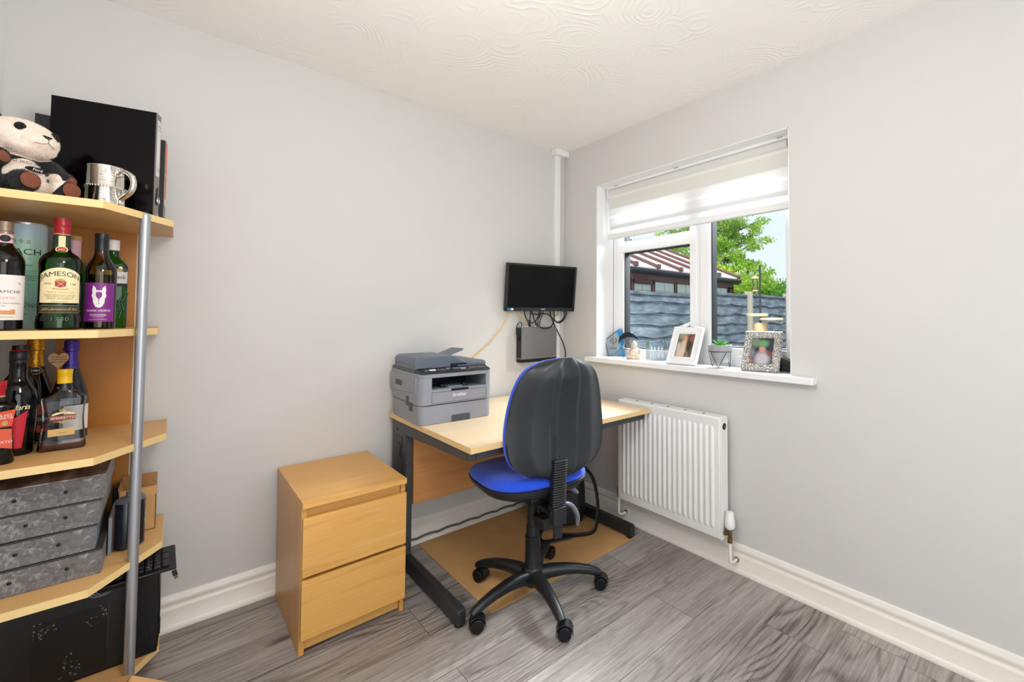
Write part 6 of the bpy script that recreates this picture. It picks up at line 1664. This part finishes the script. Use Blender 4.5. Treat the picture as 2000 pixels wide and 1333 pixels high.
for sx in (-1, 1):
    dv.sphere((sx * 0.026, 0.0, 0.232), (0.03, 0.010, 0.011), 16, 10, Matrix.Rotation(R(sx * 24), 3, 'Y'))
    dv.sphere((sx * 0.006, 0.0, 0.246), (0.0085, 0.008, 0.0085), 12, 8)
    dv.sphere((sx * 0.046, 0.0, 0.226), (0.018, 0.006, 0.005), 10, 6)
dv.build('dove_ornament', 'white_paint', t)
m, nt, out = newmat('silver_scroll')
b = nt.n('BsdfPrincipled', Roughness=0.3, Metallic=0.35)
vv = nt.n('TexVoronoi', _feature='DISTANCE_TO_EDGE', Scale=105.0, Vector=nt.n('VectorMath', _operation='ADD', i0=nt.obj(), i1=nt.n('VectorMath', _operation='SCALE', i0=nt.n('TexNoise', Scale=45.0, Vector=nt.obj()).outputs[1]).outputs[0]).outputs[0])
ff = nt.n('MapRange', i0=vv.outputs[0], i1=0.03, i2=0.16, i3=0.0, i4=1.0).outputs[0]
nt.put(b, 'Base Color', nt.mix(ff, lin((140, 135, 127)), lin((240, 238, 234))))
nt.put(b, 'Normal', nt.n('Bump', Strength=0.9, Distance=0.004, Height=ff)); nt.put(out, 0, b)
for nd in m.node_tree.nodes:
    if nd.type == 'VECT_MATH' and nd.operation == 'SCALE': nd.inputs['Scale'].default_value = 0.02
t = photo_frame('square silver scrollwork picture frame at right end of the sill', (0.006, -1.452, ZS + 0.004), (R(-26), 0, R(-80)), 0.176, 0.205, 0.036, 'silver_scroll', 'print_person')

# succulent in its pot on a wire stand
pbr('pot_grey', (158, 158, 160), 0.6, var=0.04)
t = thing('potted_succulent', 'small green succulent in grey pot on a black wire stand', 'potted plant', (0.035, -1.228, ZS))
z0 = 0.028
MB().lathe([(0.0, z0), (0.040, z0), (0.044, z0 + 0.005), (0.052, z0 + 0.058), (0.0605, z0 + 0.058), (0.0605, z0 + 0.088), (0.054, z0 + 0.088), (0.052, z0 + 0.074), (0.0, z0 + 0.074)], 36).build('pot', 'pot_grey', t, bevel=0.001)
MB().lathe([(0.0, z0 + 0.075), (0.0515, z0 + 0.076), (0.0, z0 + 0.0765)], 24).build('soil', 'garden_soil', t)
leafmat('succulent_green', (54, 132, 50), (150, 206, 110))
rng = random.Random(5)
for k_ in range(22):
    a = k_ * 2.4; tilt = R(12 + 3.0 * k_); L_ = 0.045 + 0.022 * (k_ / 22)
    d_ = Vector((math.cos(a) * math.sin(tilt), math.sin(a) * math.sin(tilt), math.cos(tilt))); sd_ = Vector((-math.sin(a), math.cos(a), 0)); up_ = d_.cross(sd_)
    o_ = Vector((0, 0, z0 + 0.076)) + Vector((math.cos(a), math.sin(a), 0)) * 0.004
    rings = []
    for u, w_ in ((0, 0.0045), (0.3, 0.0062), (0.6, 0.005), (0.85, 0.0026), (1.0, 0.0004)):
        c = o_ + d_ * L_ * u - up_ * 0.010 * u * u
        rings.append([c + sd_ * w_ * math.cos(q * PI / 3) + up_ * w_ * 0.35 * math.sin(q * PI / 3) for q in range(6)])
    MB().loft(rings).build('leaf', 'succulent_green', t)
st = MB()
mb = MB(); ring = [(0.058 * math.cos(2 * PI * i / 28), 0.058 * math.sin(2 * PI * i / 28), z0 + 0.056) for i in range(28)]
mb.tube(ring, 0.0017, n=6, closed=True)
for k_ in range(3):
    a0_ = R(200 + 120 * k_)
    foot = (0.052 * math.cos(a0_), 0.052 * math.sin(a0_), 0.0017)
    for da in (-45, 45):
        mb.tube([(0.058 * math.cos(a0_ + R(da)), 0.058 * math.sin(a0_ + R(da)), z0 + 0.056), foot], 0.0017, n=6)
mb.build('wire_stand', 'cap_black', t)

# cordless handset in the corner of the reveal
t = thing('phone_handset', 'black curved phone handset lying in the right corner of the sill', 'phone', (0.105, -1.556, ZS), (0, 0, R(-80)))
MB().prism([(-0.045, 0.0), (0.05, 0.0), (0.05, 0.03), (0.0, 0.055), (-0.04, 0.075), (-0.055, 0.07), (-0.056, 0.02)], 'y', -0.036, 0.04).build('cradle', 'black_satin', t, bevel=0.008)
MB().tube(smooth_path([(0.06, -0.045, 0.004), (0.03, -0.06, 0.004), (-0.01, -0.055, 0.004), (-0.04, -0.045, 0.006)], 6), 0.0022, n=6).build('cord', 'lever_grey', t)
